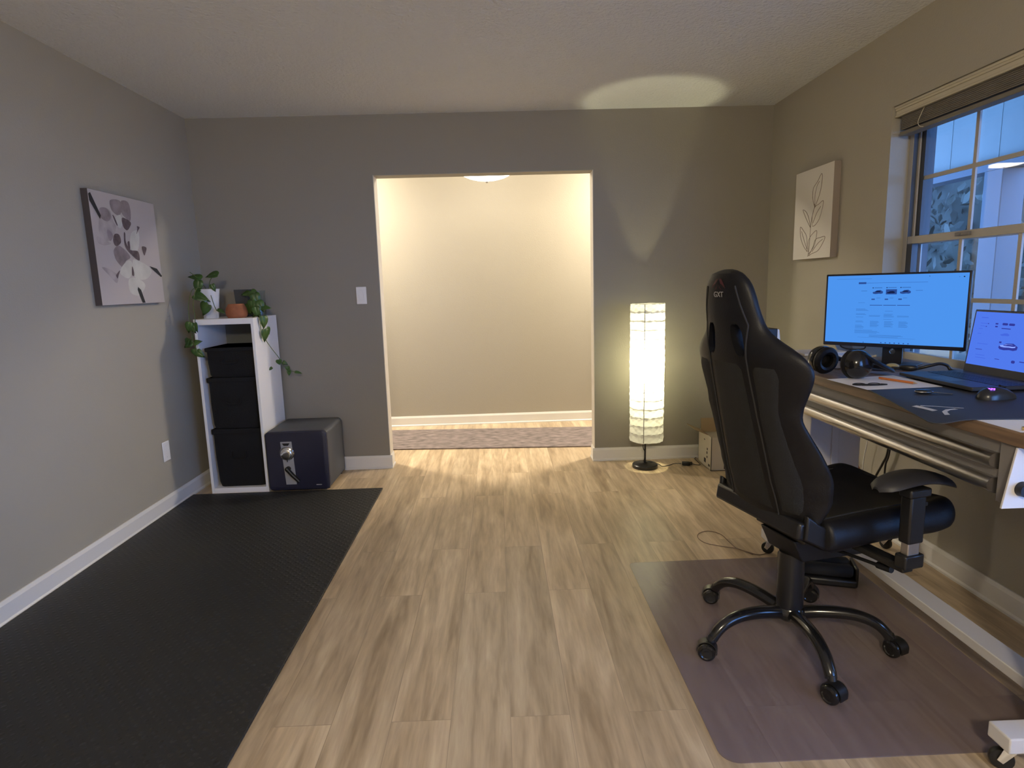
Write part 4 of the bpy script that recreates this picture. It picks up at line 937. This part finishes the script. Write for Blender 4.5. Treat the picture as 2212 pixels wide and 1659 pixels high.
cable('floor_wire', 'thin tan wire looped on the wood floor behind the chair', [(1.26, 2.72, .0025), (1.197, 2.695, .0025), (1.149, 2.74, .0025), (1.12, 2.779, .0025), (1.113, 2.851, .0025), (1.104, 2.945, .0025), (1.058, 2.99, .0025), (1.0, 2.965, .0025), (.977, 2.908, .0025), (.995, 2.845, .0025), (1.06, 2.801, .0025), (1.12, 2.765, .005), (1.17, 2.70, .0025)], .0019, mat('tan_wire', (.20, .14, .10), .6))

frt = thing('footrest', 'low black foot rest with two rollers on the chair mat beneath the seat', 'footrest', (1.345, 2.44, .0036))
fR = rotm(z=-.32)
def fL(x, y, z): q = fR @ Vector((x, y, 0)); return (1.335+q.x, 2.44+q.y, .0036+z)
MB().obox(fL(0, 0, .020), (.30, .13, .038), fR).build('base', m_blackplastic, frt, bevel=.012)
for yy in (-.035, .040):
    MB().tube([fL(-.13, yy, .066), fL(-.12, yy, .066), fL(.12, yy, .066), fL(.13, yy, .066)], [.020, .027, .027, .020], 20).build('roller', mat('matte_black_rubber', (.012, .012, .012), .8) if yy < 0 else bpy.data.materials['matte_black_rubber'], frt, smooth=True)
for xx in (-.143, .143): MB().obox(fL(xx, 0, .052), (.014, .12, .075), fR).build('end_cheek', m_blackplastic, frt, bevel=.006)

# ------------------------------------------------------------------ gaming chair
ch = thing('gaming_chair', 'black high-backed racing style office chair on five castered legs, seen from behind', 'chair', (1.0085, 2.0089, 0), math.radians(15))
WT_ = [(.488, .10), (.495, .190), (.508, .212), (.55, .232), (.60, .247), (.66, .258), (.72, .258), (.78, .246), (.84, .230), (.875, .225), (.91, .231), (.95, .250), (.99, .268), (1.02, .272), (1.05, .262), (1.075, .235), (1.10, .190), (1.125, .152), (1.15, .134), (1.19, .124), (1.23, .117), (1.265, .107), (1.29, .093), (1.308, .070), (1.318, .040), (1.322, .012)]
CZ_ = [(.488, -.135), (.505, -.158), (.65, -.207), (.87, -.255), (1.0, -.285), (1.1, -.305), (1.2, -.320), (1.28, -.326), (1.308, -.318), (1.322, -.295)]
EZ_ = [(.455, .0), (.5, .0), (.60, .07), (.68, .085), (.76, .065), (.87, .028), (.95, .045), (1.02, .058), (1.07, .045), (1.13, .02), (1.2, .008), (1.322, 0)]
TZ_ = [(.488, .010), (.503, .030), (.53, .038), (1.2, .038), (1.28, .034), (1.308, .022), (1.322, .004)]
def back_rear(z, l):
    w = interp(z, WT_); u = min(1, abs(l)/w); t = interp(z, TZ_)
    c_ = (1-u**2.2)**(1/2.2) if u < 1 else 0
    return interp(z, CZ_) + interp(z, EZ_)*u**2.3 + t - t*c_
bk = MB(); rings = []
zs = sorted(set([round(.490+.0145*i, 4) for i in range(60)] + [1.308, 1.316, 1.321]))
zs = [z for z in zs if z <= 1.3215]
def sm(tab, z): return (interp(z-.012, tab)+2*interp(z, tab)+interp(z+.012, tab))/4 if .48 < z < 1.29 else interp(z, tab)
for z in zs:
    w = sm(WT_, z); cz = sm(CZ_, z); e_ = sm(EZ_, z); t = sm(TZ_, z); ring = []
    for k in range(56):
        a = 2*PI*k/56; c_, s_ = math.cos(a), math.sin(a)
        u = math.copysign(abs(c_)**(.9), c_); q = math.copysign(abs(s_)**(.9), s_)
        f_ = cz + e_*abs(u)**2.3 + t - t*q
        ring.append((f_, w*u, z))
    rings.append(ring)
bk.loft(rings)
bo = bk.build('backrest', m_pu, ch, smooth=True, local=True)
# belt openings
cut = MB()
for sg in (-1, 1):
    pts = []
    for k in range(24):
        a = 2*PI*k/24; x_ = .023*math.cos(a); zz = .048*math.sin(a) + .010*math.copysign(1, math.sin(a))*abs(math.cos(a))**.5
        pts.append((-.5, sg*(.066 + x_ - .16*zz), 1.103+zz))
    cut.prism(pts, (.5, 0, 0))
co = cut.build('cutter', m_pu)
co.matrix_world = WM[ch.name]
bm_ = bo.modifiers.new('slots', 'BOOLEAN'); bm_.operation = 'DIFFERENCE'; bm_.solver = 'EXACT'; bm_.object = co
bpy.context.view_layer.update()
dg = bpy.context.evaluated_depsgraph_get()
nm_ = bpy.data.meshes.new_from_object(bo.evaluated_get(dg)); bo.modifiers.clear(); bo.data = nm_
for p in nm_.polygons: p.use_smooth = True
nm_.set_sharp_from_angle(angle=math.radians(40))
bpy.data.objects.remove(co)
def rearpanel(name, l0f, l1f, z0, z1, off, m_, n=24, k=6):
    """panel following the rear of the backrest; l0f, l1f: lateral limits by height"""
    mb = MB(); g = []
    for i in range(n+1):
        z = z0+(z1-z0)*i/n; row = []
        for j in range(k+1):
            l = l0f(z)+(l1f(z)-l0f(z))*j/k
            ed = 0 if (i in (0, n) or j in (0, k)) else 1
            row.append(mb.bm.verts.new((back_rear(z, l)-off*ed+.002*(1-ed), l, z)))
        g.append(row)
    for i in range(n):
        for j in range(k): mb._f([g[i][j], g[i+1][j], g[i+1][j+1], g[i][j+1]])
    return mb.build(name, m_, bo, smooth=True, local=True, fix=False)
rearpanel('centre_panel', lambda z: -interp(z, [(.50, .105), (.8, .088), (1.03, .075)]), lambda z: interp(z, [(.50, .105), (.8, .088), (1.03, .075)]), .548, 1.032, .006, m_mesh)
for sg in (-1, 1):
    rearpanel('side_panel', lambda z: sg*interp(z, [(.50, .130), (.8, .112), (1.03, .110)]), lambda z: sg*interp(z, [(.50, .185), (.65, .205), (.8, .185), (.9, .178), (1.0, .20), (1.03, .185)]), .552, 1.03, .006, m_mesh)
    sm_ = MB()
    sm_.tube([(back_rear(z, sg*interp(z, [(.48, .118), (1.05, .095), (1.15, .105), (1.27, .07)]))-.001, sg*interp(z, [(.48, .118), (1.05, .095), (1.15, .105), (1.27, .07)]), z) for z in [.53+.02*i for i in range(38)]], .0028, 6)
    sm_.build('piping', m_stitch, bo, smooth=True, local=True)
# emblem and letters on the headrest
em = MB(); red = mat('dark_red_emblem', (.055, .008, .012), .6)
def hp_(l, z, o=.003): return (back_rear(z, l)-o, l, z)
for sg in (-1, 1):
    em.face([hp_(sg*.002, 1.292), hp_(sg*.012, 1.278), hp_(sg*.034, 1.262), hp_(sg*.030, 1.272), hp_(sg*.012, 1.292)])
    em.face([hp_(sg*.002, 1.276), hp_(sg*.010, 1.266), hp_(sg*.020, 1.258), hp_(sg*.008, 1.262)])
em.build('red_emblem', red, bo, local=True, fix=False)
cu = bpy.data.curves.new('letters', 'FONT'); cu.body = 'GXT'; cu.size = .024; cu.extrude = .0006; cu.align_x = 'CENTER'
to = link(bpy.data.objects.new('letters_tmp', cu)); bpy.context.view_layer.update()
tm = bpy.data.meshes.new_from_object(to.evaluated_get(bpy.context.evaluated_depsgraph_get())); bpy.data.objects.remove(to)
# text x runs towards the right side of the chair (local -y), text y is up
for v_ in tm.vertices:
    l = -v_.co.x; z = 1.236+v_.co.y; v_.co = Vector((back_rear(z, l)-.0028-v_.co.z, l, z))
tm.materials.clear(); tm.materials.append(mat('silver_grey_letters', (.30, .30, .31), .5))
tobj = link(bpy.data.objects.new('lettering', tm)); tobj.parent = bo; WM[tobj.name] = WM[bo.name]
# lower black hinge band
hb = MB().obox((-.140, 0, .513), (.055, .425, .058), rotm(y=.15)); hb.build('hinge_bracket', m_blackplastic, ch, bevel=.01, local=True)
for sg in (-1, 1):
    MB().prism([(-.150, sg*.205, .49), (-.05, sg*.205, .435), (.03, sg*.205, .435), (.03, sg*.205, .47), (-.09, sg*.205, .53), (-.145, sg*.205, .57)], (0, sg*.020, 0)).build('side_bracket', m_blackplastic, ch, bevel=.006, local=True)
# seat
rings = []
n = 30
for i in range(n+1):
    t = i/n; a = -.085+.545*t
    rd_ = min(1, (1-max(0, (t-.86)/.14)**2.2)**.5) if t > .86 else (min(1, .55+.45*(t/.10)) if t < .1 else 1)
    w = .262*(rd_**.35 if t > .86 else 1) - .012*(1-min(1, t/.2))
    zt, zbm = .5, .437 + (.0 if t < .75 else .03*((t-.75)/.25)**1.5)
    ring = []
    top = [(-1, .40), (-.99, .62), (-.94, .88), (-.86, 1.0), (-.76, .97), (-.66, .80), (-.5, .70), (-.25, .66), (0, .65), (.25, .66), (.5, .70), (.66, .80), (.76, .97), (.86, 1.0), (.94, .88), (.99, .62), (1, .40), (.98, .15), (.90, .02), (.5, 0), (0, 0), (-.5, 0), (-.90, .02), (-.98, .15)]
    for l, h in top:
        hh = (.104 if t < .86 else .104*max(.02, rd_))
        zmid = zbm + .061
        z = zbm + h*hh + (.052*(1-rd_) if t > .86 else 0)
        ring.append((a, l*w, z + .012*math.sin(PI*t)))
    rings.append(ring)
MB().loft(rings).build('seat', m_pu, ch, smooth=True, subd=1, local=True)
st_ = MB()
for sg in (-1, 1): st_.tube([(-.10+.05*i, sg*.198, .437+.104*.95+.012*math.sin(PI*(.03+.05*i/.59))) for i in range(10)], .003, 6)
st_.build('seat_piping', m_stitch, ch, smooth=True, local=True)
# mechanism, column
MB().box((-.06, -.12, .418), (.30, .12, .438)).prism([(-.03, -.085, .338), (.235, -.085, .330), (.262, -.085, .419), (-.07, -.085, .419)], (0, .17, 0)).build('tilt_mechanism', m_blackplastic, ch, bevel=.005, local=True)
MB().tube([(.10, -.07, .365), (.12, -.20, .372), (.12, -.27, .380)], .006, 8).tube([(.12, -.24, .377), (.12, -.29, .383)], .011, 10).build('height_lever', m_blackplastic, ch, smooth=True, local=True)
MB().lathe([(.001, .12), (.044, .12), (.045, .15), (.042, .34), (.001, .34)], (0, 0, 0), 32).build('gas_column', m_blackmetal, ch, smooth=True, local=True)
MB().lathe([(.001, .090), (.040, .090), (.052, .100), (.054, .125), (.046, .138), (.001, .140)], (0, 0, 0), 32).build('hub', m_gloss, ch, smooth=True, local=True)
# five legs and casters
for k in range(5):
    A_ = math.radians(-165.05+72*k-15); d_ = Vector((math.cos(A_), math.sin(A_), 0)); s_ = Vector((-d_.y, d_.x, 0))
    path = smoothpath([d_*r_+Vector((0, 0, z)) for r_, z in ((.03, .112), (.09, .126), (.16, .133), (.22, .130), (.270, .113), (.302, .086), (.315, .066))], 5)
    rr = [.0250-.0070*i/(len(path)-1) for i in range(len(path))]
    MB().tube(path, rr, 14, flat=.92).build('base_leg', m_gloss, ch, smooth=True, local=True)
    c0 = d_*.3355; wa = math.radians((-112, -152, -158, -120, -112)[k]-15); ax = Vector((math.cos(wa), math.sin(wa), 0))
    ax.z = 0; fw = Vector((-ax.y, ax.x, 0))
    rz = math.atan2(ax.y, ax.x)
    hood = MB(); ringl = []
    for i in range(7):
        sft = (i/6-.5)*.052; ring = []
        for j in range(13):
            a = -0.25+ (PI+.35)*j/12; r_ = .0345
            ring.append(c0 + ax*sft + fw*(math.cos(a)*r_) + Vector((0, 0, .034+math.sin(a)*r_)))
        for j in range(12, -1, -1):
            a = -0.25+(PI+.35)*j/12; r_ = .0320
            ring.append(c0 + ax*sft + fw*(math.cos(a)*r_) + Vector((0, 0, .034+math.sin(a)*r_)))
        ringl.append(ring)
    hood.loft([r_ for r_ in ringl[1:6]]); hood.cyl(c0+Vector((0, 0, .058))-d_*.012, d_*.315+Vector((0, 0, .078)), .014)
    hood.cyl(c0-ax*.024+Vector((0, 0, .0335)), c0+ax*.024+Vector((0, 0, .0335)), .006)
    ho = hood.build('caster', m_blackplastic, ch, smooth=True, local=True)
    for sg in (-1, 1):
        cc = c0+ax*(sg*.0190)+Vector((0, 0, .0335))
        Rm = Matrix((fw, Vector((0, 0, 1)), fw.cross(Vector((0, 0, 1))))).transposed()
        MB().lathe([(.001, -.012), (.023, -.012), (.028, -.010), (.030, -.004), (.030, .004), (.028, .009), (.021, .0115), (.018, .009), (.009, .009), (.008, .012), (.001, .012)], cc, 28, Rm).build('wheel', m_gloss, ho, smooth=True, local=True)
# armrests
for sg in (-1, 1):
    l0 = sg*.345
    pad = []
    for i in range(15):
        t = i/14; a = .005+.275*t; w = .052*(1-abs(2*t-1)**4)**.4 if 0 < t < 1 else .012
        zc = .672 + .030*math.sin(PI*min(1, t*1.02))**.9 - .012*t; hh = .016*(1-abs(2*t-1)**5)**.5 if 0 < t < 1 else .003
        pad.append([(a, l0*.95 + w*math.cos(q)*(1) - sg*.01*(1-t), zc + hh*math.sin(q) - .010*abs(math.cos(q))**3) for q in [2*PI*k/20 for k in range(20)]])
    ar = MB().box((.085, l0-.022, .640), (.165, l0+.022, .668)).box((.092, l0-.019, .497), (.150, l0+.019, .645)).build('armrest', m_blackplastic, ch, bevel=.006, local=True)
    MB().loft(pad).build('arm_pad', mat('soft_black_arm_pad', (.022, .022, .026), .5) if sg < 0 else bpy.data.materials['soft_black_arm_pad'], ar, smooth=True, local=True)
    MB().obox((.158, l0, .615), (.018, .02, .014)).build('release_button', m_blackplastic, ar, bevel=.003, local=True)
    MB().box((.099, l0-.013, .440), (.143, l0+.013, .500)).build('steel_slider', mat('satin_steel', (.42, .39, .36), .35, metal=.8) if sg < 0 else bpy.data.materials['satin_steel'], ar, bevel=.003, local=True)
    MB().box((.085, min(l0-.02*1, l0+.02), .418), (.157, max(l0-.02, l0+.02), .462)).box((.10, min(sg*.10, l0), .398), (.142, max(sg*.10, l0), .4235)).build('arm_bracket', m_blackmetal, ar, bevel=.005, local=True)

# ------------------------------------------------------------------ outside the window
m_soff = mat('pale_porch_paint', (.20, .215, .19), .7, var=.06, vscale=2)
m_col = mat('porch_column_paint', (.085, .09, .10), .6)
PX = 4.35
struct('porch_ceiling', MB().box((XR+WT+.002, -3, 2.95), (PX+.1, 9, 3.0)), m_soff)
fz = MB().box((PX-.03, -3, 2.24), (PX+.05, 9, 2.949))
for k in range(42):
    y = -2.9+.285*k; fz.box((PX-.033, y, 2.24), (PX-.0301, y+.004, 2.949))
struct('porch_frieze', fz, m_soff)
struct('porch_beam', MB().box((PX-.09, -3, 2.14), (PX+.09, 9, 2.239)), m_col)
struct('porch_floor', MB().box((XR+WT+.002, -3, -.15), (PX+.2, 9, -.03)), mat('porch_concrete', (.12, .12, .12), .9))
struct('lawn', MB().box((PX+.21, -8, -.35), (40, 45, -.25)), mat('dim_lawn', (.05, .055, .04), .95, bump=.5, bscale=40))
for yy, lab in ((5.32, 'pale square porch column outside the window, directly behind the centre panes'),):
    t = thing('porch_column', lab, 'column', (PX, yy, -.03))
    MB().box((PX-.10, yy-.10, -.03), (PX+.10, yy+.10, 2.14)).build('shaft', m_col, t, bevel=.006)
    MB().box((PX-.125, yy-.125, -.03), (PX+.125, yy+.125, .13)).build('plinth', m_col, t, bevel=.006)
m_fol = [mat('dusky_foliage', (.045, .05, .038), .8, var=.45, vscale=1.5), mat('deep_foliage', (.035, .045, .035), .8, var=.45, vscale=1.5)]
m_bark = mat('grey_bark', (.12, .10, .08), .9)
rnd = random.Random(3)
def tree(x, y, r, h, n, label, mi):
    t = thing('tree', label, 'tree', (x, y, -.25))
    MB().tube([(x, y, -.25), (x+.1, y-.1, h*.5), (x, y, h*.9)], [.16, .12, .05], 10).build('trunk', m_bark, t, smooth=True)
    fm = MB()
    for k in range(n):
        th_ = rnd.uniform(0, 2*PI); ph_ = math.acos(rnd.uniform(-1, 1)); q = r*(.66+.36*rnd.random())
        c_ = Vector((x+q*math.sin(ph_)*math.cos(th_), y+q*math.sin(ph_)*math.sin(th_), h*.5+(h*.52)*math.cos(ph_)*(q/r)))
        s_ = rnd.uniform(.05, .12); R_ = rotm(rnd.uniform(0, 6), rnd.uniform(0, 6), rnd.uniform(0, 6))
        fm.face([c_+R_@Vector(v_)*s_ for v_ in ((-1, 0, 0), (-.3, -.5, .1), (.7, -.35, 0), (1, 0, .1), (.5, .5, 0), (-.4, .45, .1))])
    fm.mi = 0
    fm.ell((x, y, h*.48), (r*.72, r*.72, h*.44), nu=18, nv=10)
    fm.build('foliage', m_fol[mi], t, fix=False)
tree(9.6, 14.6, 2.2, 5.4, 4200, 'dusky tree outside the window seen through the leftmost panes', 1)
tree(8.4, 9.95, 2.2, 5.0, 5200, 'bushy tree outside the window directly behind the porch column', 0)
tree(9.4, 5.3, 2.2, 4.9, 1500, 'dark tree outside the window beyond the right-hand panes', 1)
tree(14.6, 13.0, 2.5, 7.2, 1600, 'taller tree rising behind the trees nearest the porch', 0)
